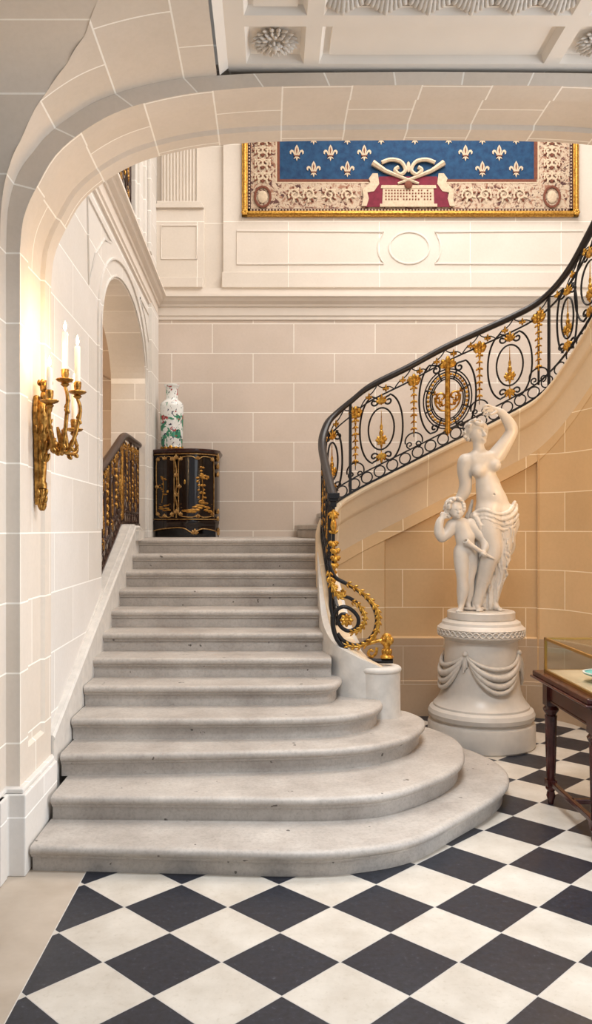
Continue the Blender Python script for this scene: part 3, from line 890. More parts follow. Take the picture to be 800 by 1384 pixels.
# newel scroll, drawn in its own upright plane above the drum
sy=5.37
def NP(x,y,o=0,crop=True):
    if crop: x,y=410+x*.2875,560+y*.2875
    return ((x-365)*sy/1100, sy-.0-o, 1.6+(715-y)*sy/1100)
def NPs(pts,o=0): return [NP(x,y,o) for x,y in cr(pts,6)]
nw=MB()
nw.tube(NPs([(138,950),(140,1000),(160,1060),(205,1110),(260,1140),(330,1158),(420,1160)],.0),[.016]*37,8)
nw.tube(NPs([(138,985),(150,930),(185,905),(225,918),(258,958),(250,1002),(212,1018),(178,1000),(165,968),(178,942),(200,940)],-.0),[.013]*61,8)
nw.tube(NPs([(118,700),(150,765),(200,795),(260,830),(305,870),(335,920),(345,970),(330,1030),(290,1072),(240,1085),(190,1065),(160,1030)]),.013,8)
nw.tube(NPs([(120,690),(128,760),(128,840),(128,900),(140,960)]),.012,8)
nw.tube(NPs([(190,855),(225,868),(262,900),(282,945)]),[.012]*19,8)
nwo=nw.build('newel_scroll','wrought_iron',rb,smooth=60)
g=MB()
def leafrun(g,pts,r=.014,n=4,o=.012,step=3):
    P=NPs(pts,o)
    g.tube(P,[r*(.35+.65*sin(PI*(i+1)/(len(P)+1))) for i in range(len(P))],7)
    for i in range(1,len(P)-1,step):
        a=Vector(P[i]);t=(Vector(P[i+1])-Vector(P[i-1])).normalized()
        ang=math.atan2(t.x,t.z)
        for q in (-1,1):
            g.ell((a.x+q*t.z*r*1.0,a.y-.006,a.z-q*t.x*r*1.0),(r*.5,r*.45,r*1.15),rot=ang+q*.6,n=7,q=5)
leafrun(g,[(205,795),(262,828),(310,868),(345,920),(352,970),(335,1035),(292,1078),(240,1092),(190,1078)],.014)
leafrun(g,[(230,880),(268,905),(288,950),(280,990),(252,1018),(215,1026)],.013)
leafrun(g,[(120,745),(128,790),(150,835),(175,858),(186,842),(175,825)],.014)
g.tube(NPs([(290,1082),(320,1072),(350,1064),(395,1062)],.01),.012,7)
g.tube([NP(*p,o=.012) for p in [(x,y) for x,y in cr([(345,1095),(338,1125),(318,1138),(304,1122),(314,1106),(328,1112)],6)]],.010,7)
g.build('gilt_leafwork','gilt_bronze',nwo,smooth=60)
g=MB(); c=NP(202,966,.01)
for k in range(8):
    a=2*PI*k/8; g.ell((c[0]+.026*cos(a),c[1]-.004,c[2]+.026*sin(a)),(.014,.012,.020),rot=PI/2-a,n=7,q=5)
g.ell((c[0],c[1]-.012,c[2]),(.016,.012,.016)); g.build('gilt_rosette','gilt_bronze',nwo,smooth=60)
g=MB(); c=NP(392,1145)
g.lathe([(0,0),(.045,0),(.045,.012),(.030,.022),(.020,.05),(.022,.075),(.036,.095),(.040,.115),(.030,.13),(.034,.145),(.02,.16),(0,.165)],(c[0],c[1],c[2]-.0),14)
for k in range(8):
    a=2*PI*k/8; g.ell((c[0]+.034*cos(a),c[1]+.034*sin(a),c[2]+.115),(.012,.012,.024)); g.ell((c[0]+.026*cos(a),c[1]+.026*sin(a),c[2]+.04),(.010,.010,.022))
g.build('gilt_finial','gilt_bronze',nwo,smooth=60)
# end post under the cap of the rail
e=MB(); c=R.pt(.60,0); Hh=R.hr(.60)
zc=c[2]+Hh
e.box(c[0]-.042,c[0]+.042,c[1]-.042,c[1]+.042,zc-.012,zc+.03); e.box(c[0]-.034,c[0]+.034,c[1]-.034,c[1]+.034,zc-.03,zc-.012)
e.box(c[0]-.022,c[0]+.022,c[1]-.02,c[1]+.02,zc-.07,zc-.03)
e.box(c[0]-.012,c[0]+.012,c[1]-.012,c[1]+.012,c[2],zc-.05)
e.box(c[0]-.03,c[0]-.014,c[1]-.01,c[1]+.01,c[2],zc-.05)
e.build('end_post','wrought_iron',rb,bevel=.004)
g=MB(); g.map=lambda a,o,cc:(c[0]+a,c[1]-.02-o,cc)
fan(g,(0,0,zc-.10),.07,.07,5,flip=True); bud(g,(0,.004,zc-.13),.04,.09); bud(g,(0,.004,zc-.20),.045,.10); fan(g,(0,0,zc-.26),.06,.06,3)
z=zc-.34; k=0
while z>zc-.74:
    fan(g,(.015*sin(k),0,z+.03),.075,.05,5,flip=True); bud(g,(.015*sin(k),.006,z),.032,.045); z-=.052; k+=1
g.build('gilt_garland','gilt_bronze',rb,smooth=60)

# --- left balustrade in the arched opening
LP_=[( lx(5.9)-.06,5.90,sh(5.9)+.01,1.98),(lx(6.3)-.06,6.3,sh(6.3)+.01,2.11),(lx(6.7)-.06,6.7,sh(6.7)+.01,2.25),(lx(7.0)-.06,7.0,sh(7.0)+.01,2.36),(lx(7.15)-.06,7.2,1.63,2.42),(lx(7.3)-.06,7.4,1.63,2.43),(lx(7.7)-.06,7.7,1.63,2.43),(lx(8.1)-.06,8.08,1.63,2.43)]
LP_=[(x,y,a,c) for x,y,a,c in LP_]
R2=Path(LP_,12)
lb=empty('stair_balustrade',R2.pt(1.0),'dark bronze and gilt balustrade in the arched opening left of the steps','balustrade')
balustrade(lb,R2,.02,R2.L,[('bar',.12),('narrow',.32),('garland',.50),('narrow',.70),('bar',.90),('medallion',1.15),('garland',1.42),('narrow',1.60),('garland',1.78),('narrow',1.95),('bar',2.1)],[.03,.60,1.25,1.68,R2.L-.03],'bronze_rail','bronze_rail','aged_bronze')
# --- gallery balustrade high on the left
R3=Path([(-1.29,4.4,4.43,5.40),(-1.29,5.4,4.43,5.40),(-1.29,6.5,4.43,5.40),(-1.29,7.56,4.43,5.40)],12)
gb=empty('gallery_balustrade',R3.pt(1.5),'black and gilt gallery balustrade above the cornice at upper left','balustrade')
balustrade(gb,R3,1.3,R3.L,[('narrow',1.5),('bar',1.68),('narrow',1.88),('garland',2.06),('narrow',2.26),('bar',2.44),('narrow',2.62),('garland',2.80),('narrow',2.98)],[1.35,2.15,3.1],'bronze_rail','bronze_rail','aged_bronze')
# ------------------------------------------------------------ wall sconce
sxx,syy=-1.178,4.10
sc_=empty('wall_sconce',(sxx,syy,1.70),'gilt bronze four-branch wall sconce with lit candles on the left stone pier','wall lamp')
g=MB()
def SE(x,y,z): return (x,y,z)
# tapering term body against the wall
prof=[(1.695,.008),(1.72,.020),(1.76,.026),(1.80,.022),(1.805,.034),(1.83,.034),(1.84,.026),(1.95,.034),(2.05,.046),(2.10,.056),(2.16,.062),(2.20,.050),(2.235,.038),(2.25,.03)]
g.lathe([(r*.72,z) for z,r in prof],(sxx+.03,syy,0),16)
g.build('backplate','aged_bronze',sc_,smooth=50)
g=MB()
g.prism([(-.03,0),(.03,0),(.05,.35),(.062,.5),(.05,.56),(-.05,.56),(-.062,.5),(-.05,.35)],0,1) if 0 else None
g.prism([(syy-.014,1.72),(syy+.016,1.72),(syy+.034,2.05),(syy+.05,2.18),(syy+.035,2.27),(syy-.035,2.27),(syy-.05,2.18),(syy-.034,2.05)],sxx-.005,sxx+.02,ax='x')
g.build('wall_plate','aged_bronze',sc_,bevel=.008)
g=MB()  # bust of leaves and head on top, swags
g.ell((sxx+.045,syy,2.315),(.028,.028,.036)); g.ell((sxx+.04,syy,2.27),(.02,.02,.03))
for k in range(7):
    a=k*.9; g.ell((sxx+.045+.03*cos(a),syy+.03*sin(a),2.335),(.010,.010,.016))
for z,n,r in ((2.20,9,.058),(2.10,9,.060),(2.02,8,.05),(1.96,7,.042),(1.78,6,.028),(1.745,6,.026),(1.715,5,.018)):
    for k in range(n):
        a=2*PI*k/n+z*7; g.ell((sxx+.03+.7*r*cos(a),syy+.7*r*sin(a),z),(.010,.010,.024),rot=.3*cos(a))
g.build('leaf_ornament','aged_bronze',sc_,smooth=60)
CUPS=[(-1.065,3.93,2.215,.165),(-1.015,4.03,2.335,.24),(-.975,4.12,2.29,.235),(-1.02,4.24,2.115,.24)]
lights=[]
for i,(x,y,z,L) in enumerate(CUPS):
    g=MB(); st=(sxx+.07,syy,2.06)
    mid=((st[0]+x)/2+.02,(st[1]+y)/2,min(st[2],z)-.07)
    pts=cr([st,mid,(x+.012*(i!=0),y,z-.11),(x,y,z-.03)],8)
    g.tube(pts,[.013-.005*k/len(pts) for k in range(len(pts))],8)
    for t in (5,10,15):
        p=pts[t]; 
        g.ell((p[0],p[1],p[2]+.02),(.008,.008,.026),rot=.6); g.ell((p[0],p[1],p[2]-.016),(.012,.01,.018),rot=-.8)
    g.tube(cr([pts[8],(pts[8][0]-.01,pts[8][1],pts[8][2]+.07),(pts[8][0]-.02,pts[8][1],pts[8][2]+.12)],6),[.006+.006*sin(PI*k/12) for k in range(13)],6)
    g.build('branch','aged_bronze',sc_,smooth=60)
    g=MB(); g.lathe([(0,-.035),(.012,-.03),(.022,-.02),(.016,-.012),(.038,-.004),(.046,.004),(.042,.008),(.018,.006),(.016,.012),(.019,.03),(.020,.052),(.017,.056),(.0,.054)],(x,y,z),16)
    g.build('candle_cup','aged_bronze',sc_,smooth=50)
    g=MB(); g.lathe([(0,0),(.0145,0),(.0145,L-.05),(.012,L-.045),(0,L-.045)],(x,y,z+.045),12); c_=g.build('candle','wax',sc_,smooth=50)
    g=MB(); g.lathe([(0,0),(.006,.008),(.0085,.018),(.006,.034),(0,.052)],(x,y,z+L+.005),10); g.build('flame','flame',c_,smooth=60)
    l=bpy.data.lights.new('candle_light','POINT'); l.energy=1.7; l.color=(1,.66,.32); l.shadow_soft_size=.02
    lo=bpy.data.objects.new('candle_light',l); C.objects.link(lo); lo.location=(x,y,z+L+.075)

# ------------------------------------------------------------ lacquer cabinet
ZL=1.515; ZT=2.425
cab=empty('lacquer_cabinet',(-.9,8.6,ZL),'black lacquer bow-front cabinet with gilt mounts and landscape on the landing','cabinet')
CFp=[(-1.235,8.56,ZL,ZT),(-1.20,8.47,ZL,ZT),(-1.10,8.40,ZL,ZT),(-.99,8.37,ZL,ZT),(-.85,8.34,ZL,ZT),(-.72,8.37,ZL,ZT),(-.60,8.47,ZL,ZT),(-.555,8.58,ZL,ZT)]
CF=Path(CFp,8); cl=[CF.pt(v)[:2] for v in np.linspace(0,CF.L,50)]
back=[(-.555,8.96),(-1.235,8.96)]
def off_outline(o): return [CF.pt(v,0,o)[:2] for v in np.linspace(0,CF.L,50)]+[(-.555+o,8.965),(-1.235-o,8.965)]
def stack(b,levels):
    L=[[ (x,y,z) for x,y in off_outline(o)] for o,z in levels]; k=len(L[0])
    b.grid(lambda i,j:L[j][i%k],k,len(L),cu=True); b.add(L[0],[tuple(range(k))]); b.add(L[-1],[tuple(range(k))])
b=MB(); stack(b,[(0,ZL+.17),(0,ZT-.05)]); b.build('body','lacquer',cab,smooth=35)
b=MB(); stack(b,[(.0,ZT-.05),(.012,ZT-.045),(.022,ZT-.03),(.030,ZT-.02),(.030,ZT-.006),(.022,ZT)]); b.build('top','lacquer_red',cab,smooth=35)
# apron with shaped foot
b=MB()
vs=np.linspace(0,CF.L,60)
def ap(i,j):
    v=vs[i]; t=v/CF.L; low=ZL+.015+.085*abs(sin(PI*t))**.5-.05*math.exp(-((t-.60)/.07)**2)
    if t<.04 or t>.96: low=ZL
    z=(ZT*0+ZL+.18,ZL+.172,ZL+.15,ZL+.125,low)[j]; o=(.0,.016,.020,.012,.016)[j]
    p=CF.pt(v,0,o); return (p[0],p[1],z)
b.grid(ap,60,5); b.build('apron','lacquer',cab,smooth=35)
b=MB(); b.box(-1.22,-.575,8.62,8.95,ZL,ZL+.17); b.build('base','lacquer',cab)
def cm(v0): return lambda a,o,c:CF.pt(v0+a,c-ZL,.004+o)
def vpx(x): return CF.s_px(x,0,CF.L)
hz=lambda y:1.6+(715-y)*8.4/1100
def door(x0,x1,nm,landscape):
    v0,v1=vpx(x0),vpx(x1); w=(v1-v0)
    b=MB(); b.map=cm(v0)
    b.grid(lambda i,j:(w*i/14,.008*(j==1 or j==2)+0,(ZL+.195,ZL+.20,ZT-.075,ZT-.07)[j]),15,4)
    d=b.build(nm,'lacquer',cab,smooth=35)
    b=MB(); b.map=cm(v0); z0,z1=ZL+.205,ZT-.08; q=.035
    pts=[(.01,.012,z0+q),(.01,.012,(z0+z1)/2-.04),(.03,.012,(z0+z1)/2),(.01,.012,(z0+z1)/2+.04),(.01,.012,z1-.06),(.04,.012,z1-.012),(w*.35,.012,z1),(w*.5,.012,z1-.03),(w*.65,.012,z1),(w-.04,.012,z1-.012),(w-.01,.012,z1-.06),(w-.01,.012,z0+.06),(w-.035,.012,z0+.015),(w*.65,.012,z0),(w*.5,.012,z0+.022),(w*.35,.012,z0),(.04,.012,z0+.012),(.01,.012,z0+q)]
    b.tube(cr(pts,5),.0055,6)
    for (a,z) in ((w*.5,z1-.022),(.018,(z0+z1)/2),(w*.5,z0+.01),(.03,z1-.03),(w-.03,z1-.03),(.03,z0+.03),(w-.03,z0+.03)):
        fan(b,(a,.012,z-.012),.045,.04,5); bud(b,(a,.014,z),.02,.02)
    b.build('gilt_frame','cabinet_gilt',d,smooth=60)
    b=MB(); b.map=cm(v0)
    r=random.Random(5 if landscape else 9)
    if landscape:
        tx=w*.62; 
        b.tube([(tx,.011,z0+.16),(tx+.01,.011,z0+.28),(tx-.005,.011,z0+.42)],[.008,.006,.004],5)
        for k in range(26):
            a=r.uniform(0,2*PI); rr=r.uniform(0,1); zc=z0+.42; 
            b.ell((tx+.075*rr*cos(a)*(1.0-.3*sin(a)),.011,zc+.10*rr*sin(a)),(.016,.004,.011),n=6,q=4)
        for k in range(8): b.ell((tx+r.uniform(-.04,.04),.011,z0+r.uniform(.2,.3)),(.014,.004,.01),n=6,q=4)
        for k in range(24):
            t=r.uniform(0,1); b.ell((w*.15+w*.75*t,.010,z0+.05+.12*math.exp(-((t-.62)/.22)**2)*r.random()+.02*r.random()),(.035,.004,.012),n=7,q=4)
        b.box(w*.08,w*.92,.009,.012,z0+.135,z0+.139); b.box(w*.08,w*.5,.009,.012,z0+.10,z0+.103)
    else:
        for k in range(10): b.ell((w*.5+r.uniform(-.05,.05),.010,z0+.07+.02*k*r.random()),(.028,.004,.008),n=7,q=4)
        b.tube([(w*.35,.011,z0+.15),(w*.45,.011,z0+.3),(w*.4,.011,z0+.42)],.004,5)
        for k in range(12): b.ell((w*.45+r.uniform(-.05,.05),.010,z0+.30+r.uniform(-.05,.14)),(.013,.004,.008),n=6,q=4)
        b.box(w*.2,w*.8,.009,.012,z0+.135,z0+.139)
    b.build('painted_landscape','lacquer_gold',d,smooth=60)
    return d
door(212,237,'side_panel',False); dr=door(241,288,'door',True)
b=MB(); b.map=cm(vpx(250)); b.ell((0,.012,hz(652)),(.010,.006,.024)); b.build('keyhole_plate','brass',dr,smooth=60)
# corner mounts and apron moulding
b=MB()
for v in (.03,CF.L-.03):
    b.map=cm(v)
    for z,h_ in ((ZT-.12,.09),(ZT-.20,.07),(ZT-.28,.06),(ZL+.24,.06),(ZL+.17,.05)): fan(b,(0,.010,z),.05,h_,5)
    for z in (ZL+.02,ZL+.05): fan(b,(0,.016,z),.05,.05,5)
b.map=cm(vpx(239))
b.tube([(0,.014,ZL+.20),(.012,.014,ZL+.32),(-.014,.014,ZL+.42),(.010,.014,ZL+.55),(.0,.014,ZL+.70),(-.02,.014,ZL+.82)],.008,6)
for z in (.24,.42,.62,.80): fan(b,(0,.014,ZL+z),.05,.05,5)
b.build('gilt_mount','cabinet_gilt',cab,smooth=60)
b=MB(); b.map=None
b.tube([ (ap(i,4)[0],ap(i,4)[1]-.006,ap(i,4)[2]) for i in range(3,57)],.0055,6)
b.map=cm(CF.L*.62); fan(b,(0,.02,ZL+.03),.07,.06,5); fan(b,(0,.02,ZL+.07),.05,.04,3,flip=True)
b.map=cm(0); b.tube([(v,.012,ZL+.185) for v in np.linspace(.02,CF.L-.02,40)],.005,6); b.tube([(v,.010,ZT-.055) for v in np.linspace(.02,CF.L-.02,40)],.005,6)
b.build('gilt_apron_border','cabinet_gilt',cab,smooth=60)
# ------------------------------------------------------------ vase
vx,vy=-1.045,8.66
va=empty('porcelain_vase',(vx,vy,ZT),'tall white porcelain vase painted green, red and blue, on the lacquer cabinet','vase')
g=MB(); g.lathe([(0,.0),(.10,0),(.112,.012),(.108,.025),(.112,.04),(.116,.10),(.122,.30),(.124,.44),(.118,.475),(.095,.50),(.070,.515),(.064,.53),(.062,.60),(.066,.65),(.080,.665),(.080,.68),(.066,.682),(.055,.66),(.05,.6),(0,.55)],(vx,vy,ZT+.03),40)
g.build('body','porcelain',va,smooth=50)
g=MB(); g.lathe([(0,0),(.118,0),(.122,.012),(.112,.02),(.116,.03),(.10,.038),(0,.036)],(vx,vy,ZT),28)
for k in range(12):
    a=2*PI*k/12; g.ell((vx+.112*cos(a),vy+.112*sin(a),ZT+.03),(.022,.012,.016+.01*(k%3==0)),R=Matrix.Rotation(a+PI/2,3,'Z'))
g.build('gilt_mount','gilt_bronze',va,smooth=50)

# ------------------------------------------------------------ tapestry
YT=8.945
def TX(x): return (x-365)*YT/1100
def TH(y): return 1.6+(715-y)*YT/1100
TXa,TXb=TX(327),TX(781); TH0,TH1=TH(294),6.55
tp=empty('tapestry',((TXa+TXb)/2,YT,TH0),'blue fleur-de-lys tapestry in a gilt frame hung high on the back wall','tapestry')
b=MB(); fw=.062
for (x0,x1,z0,z1) in ((TXa,TXb,TH0,TH0+fw),(TXa,TXb,TH1-fw,TH1),(TXa,TXa+fw,TH0,TH1),(TXb-fw,TXb,TH0,TH1)):
    b.box(x0,x1,YT-.035,YT,z0,z1)
    if x1-x0>1: b.tube([(x0+.02,YT-.04,(z0+z1)/2),(x1-.02,YT-.04,(z0+z1)/2)],.018,8)
    else: b.tube([((x0+x1)/2,YT-.04,z0+.02),((x0+x1)/2,YT-.04,z1-.02)],.018,8)
for cx in (TXa+.03,TXb-.03):
    for k in range(6): a=k*PI/3; b.ell((cx+.02*cos(a),YT-.05,TH0+.04+.02*sin(a)),(.018,.012,.018))
b.build('frame','frame_gilt',tp,bevel=.006)
fx0,fx1,fz0=TX(378),TX(721),TH(243)
b=MB(); yc_=YT-.012
def quad(x0,x1,z0,z1,m,y=yc_): b.add([(x0,y,z0),(x1,y,z0),(x1,y,z1),(x0,y,z1)],[(0,1,2,3)],m)
quad(TXa+fw,TXb-fw,TH0+fw,TH1-fw,1)
quad(fx0,fx1,fz0,TH1-.45,0,yc_-.002)
# inner galloons
for (x0,x1,z0,z1) in ((TXa+fw,TXb-fw,TH0+fw,TH0+fw+.03),(TXa+fw,TXa+fw+.035,TH0+fw,TH1-fw),(TXb-fw-.035,TXb-fw,TH0+fw,TH1-fw)):
    quad(x0,x1,z0,z1,5,yc_-.002)
for (x0,x1,z0,z1) in ((fx0-.03,fx1+.03,fz0-.03,fz0),(fx0-.03,fx0,fz0,TH1-.45),(fx1,fx1+.04,fz0,TH1-.45)): quad(x0,x1,z0,z1,4,yc_-.003)
for (x0,x1,z0,z1) in ((fx0-.045,fx1+.045,fz0-.043,fz0-.03),(fx0-.045,fx0-.03,fz0-.03,TH1-.45),(fx1+.04,fx1+.055,fz0-.03,TH1-.45)): quad(x0,x1,z0,z1,2,yc_-.003)
x=TXa+.1
while x<TXb-.1:
    b.ell((x,yc_-.004,TH0+fw+.015),(.010,.003,.009),m=2,n=6,q=4); x+=.035
z=TH0+.1
while z<TH1-.1:
    for xx in (TXa+fw+.018,TXb-fw-.018): b.ell((xx,yc_-.004,z),(.009,.003,.010),m=2,n=6,q=4)
    z+=.035
b.build('cloth',['tapestry_blue','tapestry_border','tapestry_cream','tapestry_red','tapestry_brown','tapestry_dark'],tp)
def fleur(b,cx,cz,s,cut=None):
    Y=yc_-.006
    def blob(pts,m): 
        b.prism([(cx+x*s,cz+z*s) for x,z in pts],Y-.003*(1+m),Y+.002,m)
    mid=[(0,.55),(.10,.38),(.15,.18),(.10,0),(.05,-.10),(-.05,-.10),(-.10,0),(-.15,.18),(-.10,.38)]
    blob(mid,0); blob([(0,.42),(.05,.2),(.02,.0),(-.02,.0),(-.05,.2)],1)
    for g in (-1,1):
        pet=[(.06,-.10),(.14,.06),(.22,.20),(.34,.24),(.44,.14),(.43,.0),(.34,-.06),(.35,.04),(.30,.11),(.24,.06),(.18,-.06),(.12,-.12)]
        blob([(g*x,z) for x,z in (pet if g>0 else pet[::-1])],0)
        foot=[(.03,-.18),(.12,-.22),(.20,-.34),(.14,-.32),(.05,-.26)]
        blob([(g*x,z) for x,z in (foot if g>0 else foot[::-1])],0)
    blob([(-.2,-.12),(.2,-.12),(.2,-.18),(-.2,-.18)],1); blob([(0,-.16),(.06,-.3),(0,-.48),(-.06,-.3)],0)
fl_=MB()
sp=TX(446)-TX(401-.5); rowh=.178
base=TH(208.5)
for r_ in range(-1,7):
    zz=base+rowh*r_
    for c_ in range(-1,9):
        xx=TX(401)+sp*c_+(sp/2 if r_%2 else 0)-( .0)
        if fx0+.06<xx<fx1-.04 and zz<TH1-.55 and zz-.09>fz0-.02:
            if r_==-1 and TX(488)<xx<TX(612): continue
            if r_==0 and TX(512)<xx<TX(592): continue
            fleur(fl_,xx,zz,.175)
fl_.build('fleur_de_lys',['tapestry_cream','tapestry_brown'],tp)
# centre: draped altar with crossed torches
b=MB(); Y=yc_-.012
def poly(pts,m,d=0): b.prism([(TX(x),TH(y)) for x,y in pts],Y-.004-d,Y,m)
poly([(493,281),(497,262),(508,250),(512,240),(590,240),(594,252),(604,262),(608,281)],1)
poly([(516,279),(517,254),(585,254),(586,279)],0,.004); poly([(513,281),(513,277),(590,277),(590,281)],0,.008); poly([(514,256),(515,252),(588,252),(589,256)],0,.008)
for r_ in range(4):
    for k in range(16):
        if random.random()<.85: poly([(520+4*k,260+4*r_),(522+4*k,260+4*r_),(522+4*k,258+4*r_),(520+4*k,258+4*r_)],2,.006)
for g in (-1,1):
    m_=lambda x:551+g*(x-551)
    b.tube([(TX(m_(x)),Y-.012,TH(y)) for x,y in ((503,222),(520,233),(545,243),(565,250))],[.034,.024,.018,.014],6,3)
    b.tube([(TX(m_(x)),Y-.014,TH(y)) for x,y in cr([(515,222),(527,218),(541,221),(547,232),(540,238),(533,232),(538,228)],5)],[.022]*31,6,0)
    b.tube([(TX(m_(x)),Y-.018,TH(y)) for x,y in cr([(515,222),(527,218),(541,221),(547,232),(540,238),(533,232),(538,228)],5)],[.008]*31,6,2)
    poly([(m_(x),y) for x,y in ([(510,236),(512,250),(505,260),(494,262),(490,258),(500,248),(498,243),(503,236)] if g>0 else [(510,236),(512,250),(505,260),(494,262),(490,258),(500,248),(498,243),(503,236)][::-1])],0,.006)
    poly([(m_(x),y) for x,y in ([(489,256),(496,262),(498,270),(495,280),(488,280),(491,268)] if g>0 else [(489,256),(496,262),(498,270),(495,280),(488,280),(491,268)][::-1])],0,.007)
b.ell((TX(551),Y-.02,TH(252)),(.045,.012,.045),m=2); b.ell((TX(551),Y-.02,TH(228)),(.022,.012,.06),m=0)
b.build('altar_motif',['tapestry_cream','tapestry_red','tapestry_brown','tapestry_cream'],tp)
# acanthus rinceaux and corner cartouches
b=MB(); Y=yc_-.006
def rinceau(cx,cz,s,g,m=0):
    b.tube([(cx+g*p[0],Y-.002,cz+p[2]) for p in spiral((0,0),s,.012,-PI*.2,1.4,30,1)],[.012]*30,6,m,flat=.4)
    for k in range(9):
        a=k*.7; b.ell((cx+g*s*.9*cos(a),Y-.002,cz+s*.9*sin(a)),(.030,.004,.012),rot=-g*a,m=m if k%2 else 1,n=6,q=4)
zb_=TH(264)
for x in (398,418,445,470,): rinceau(TX(x),zb_,.07,1 if x%2 else -1)
for x in (632,655,680,702): rinceau(TX(x),zb_,.07,1 if x%2 else -1)
for x in (355,745):
    b.tube([(TX(x)+.085*sin(a),Y-.006,TH(267)+.11*cos(a)) for a in np.linspace(0,2*PI,25)],.014,6,1,cap=False,flat=.5)
    b.ell((TX(x),Y-.004,TH(267)),(.055,.006,.07),m=0)
    for k,z in enumerate((TH(240),TH(222),TH(205),TH(190))):
        rinceau(TX(x)-.035,z,.05,-1); rinceau(TX(x)+.035,z,.05,1)
b.build('leaf_scroll_border',['tapestry_cream','tapestry_brown'],tp,smooth=60)

# ------------------------------------------------------------ pedestal
pcx,pcy=1.58,6.10; U=6.1/1100
pd=empty('pedestal',(pcx,pcy,0),'round white marble pedestal with carved swags under the statue','pedestal')
ph=lambda y:1.6+(715-y)*U
prof=[(0,0),(.385,0),(.392,.012),(.392,.16),(.385,.178),(.368,.186),(.368,.20),(.386,.215),(.39,.245),(.378,.275),(.352,.292),(.350,.306),(.325,.335),(.302,.375),(.288,.42),(.279,.50),(.273,.60),(.268,.70),(.266,.80),(.28,.815),(.305,.828),(.313,.835),(.313,.90),(.305,.912),(.290,.925),(.285,.945),(.262,.958),(.25,.962),(0,.962)]
prof=[(r,z*.965) for r,z in prof]
b=MB(); b.lathe(prof,(pcx,pcy,0),72); b.build('drum','marble_white',pd,smooth=28)
PT=.962*.965
b=MB()
for ph0 in (0,PI):
    pts=[(pcx+.316*cos(a),pcy+.316*sin(a),.838+.018*sin(a*22+ph0)) for a in np.linspace(0,2*PI,420)]
    b.tube(pts,.0065,5,cap=False)
for z in (.812,.864): b.tube([(pcx+.315*cos(a),pcy+.315*sin(a),z) for a in np.linspace(0,2*PI,90)],.006,5,cap=False)
for k in range(44):
    a=2*PI*k/44; b.ell((pcx+.315*cos(a),pcy+.315*sin(a),.838),(.007,.007,.007),n=6,q=4)
b.build('braided_band','marble_relief',pd,smooth=60)
pin=[-PI/2-.66+.0, -PI/2+1.06, -PI/2+2.62, -PI/2+4.10]
rad=lambda z: float(np.interp(z,[p[1] for p in prof[6:19]],[p[0] for p in prof[6:19]]))
for q in range(4):
    a0=pin[q]; a1=pin[(q+1)%4]; 
    if a1<a0: a1+=2*PI
    zp=.69
    b=MB()
    for j,(sag,ro,tw) in enumerate(((.095,.010,0),(.15,.021,.02),(.20,.017,.045),(.24,.012,.06))):
        pts=[];rs=[]
        for i in range(33):
            t=i/32; a=a0+tw+(a1-a0-2*tw)*t; f=1-(2*t-1)**2
            z=zp-.02*j*.4-sag*f**.95; r=rad(z)+.008+.016*f
            pts.append((pcx+r*cos(a),pcy+r*sin(a),z)); rs.append(.006+ro*f**.6)
        b.tube(pts,rs,7)
    # infill cloth between the folds
    def cl_(i,j):
        t=i/32; a=a0+(a1-a0)*t; f=1-(2*t-1)**2; z=zp-(.09+.15*j/4)*f**.85; r=rad(z)+.004+.010*f; return (pcx+r*cos(a),pcy+r*sin(a),z)
    b.grid(cl_,33,5)
    b.build('swag','marble_relief',pd,smooth=60)
    b=MB(); r=rad(zp)+.01; c=(pcx+r*cos(a0),pcy+r*sin(a0),zp+.005)
    b.ell(c,(.022,.022,.022)); 
    for k in range(3):
        b.tube([(pcx+(rad(z)+.008+.005*(k==1))*cos(a0+.03*(k-1)*(1+(zp-z)*4)),pcy+(rad(z)+.008)*sin(a0+.03*(k-1)*(1+(zp-z)*4)),z) for z in np.linspace(zp,zp-.13+.02*k,9)],[.006+.006*sin(PI*i/9) for i in range(9)],6)
    b.build('drapery_knot','marble_relief',pd,smooth=60)

# ------------------------------------------------------------ display table and glass case
tx0,tx1,ty0,ty1=1.585,2.45,4.02,4.80
tb=empty('display_table',((tx0+tx1)/2,(ty0+ty1)/2,0),'dark mahogany table with turned legs at the right edge carrying the glass case','table')
b=MB(); 
for o,z0,z1 in ((0.0,.735,.765),(-.012,.722,.736),(.022,.705,.723)):
    b.box(tx0+o-.03,tx1-o+.03,ty0+o-.03,ty1-o+.03,z0,z1)
b.build('top','mahogany',tb,bevel=.008)
b=MB(); b.box(tx0+.03,tx1-.03,ty0+.03,ty1-.03,.60,.71); b.box(tx0+.025,tx1-.025,ty0+.025,ty1-.025,.60,.612); b.build('apron','mahogany',tb,bevel=.003)
leg=[(.0,0),(.014,0),(.018,.02),(.026,.05),(.020,.075),(.030,.09),(.030,.10),(.024,.14),(.026,.145),(.028,.30),(.034,.50),(.036,.515),(.030,.52),(.034,.53),(.044,.545),(.046,.555),(.036,.57),(.034,.58),(.0,.58)]
for (x,y) in ((tx0+.05,ty0+.06),(tx0+.05,ty1-.06),(tx1-.05,ty0+.06),(tx1-.05,ty1-.06)):
    b=MB(); 
    def lg(i,j):
        a=2*PI*i/48; r,z=leg[j]; fl=.0022*cos(a*12) if .145<z<.50 else 0; return (x+(r+fl)*cos(a),y+(r+fl)*sin(a),z)
    b.grid(lg,48,len(leg),cu=True)
    b.box(x-.036,x+.036,y-.036,y+.036,.575,.70); b.box(x-.028,x+.028,y-.028,y+.028,.105,.142)
    b.build('leg','mahogany',tb,smooth=30)
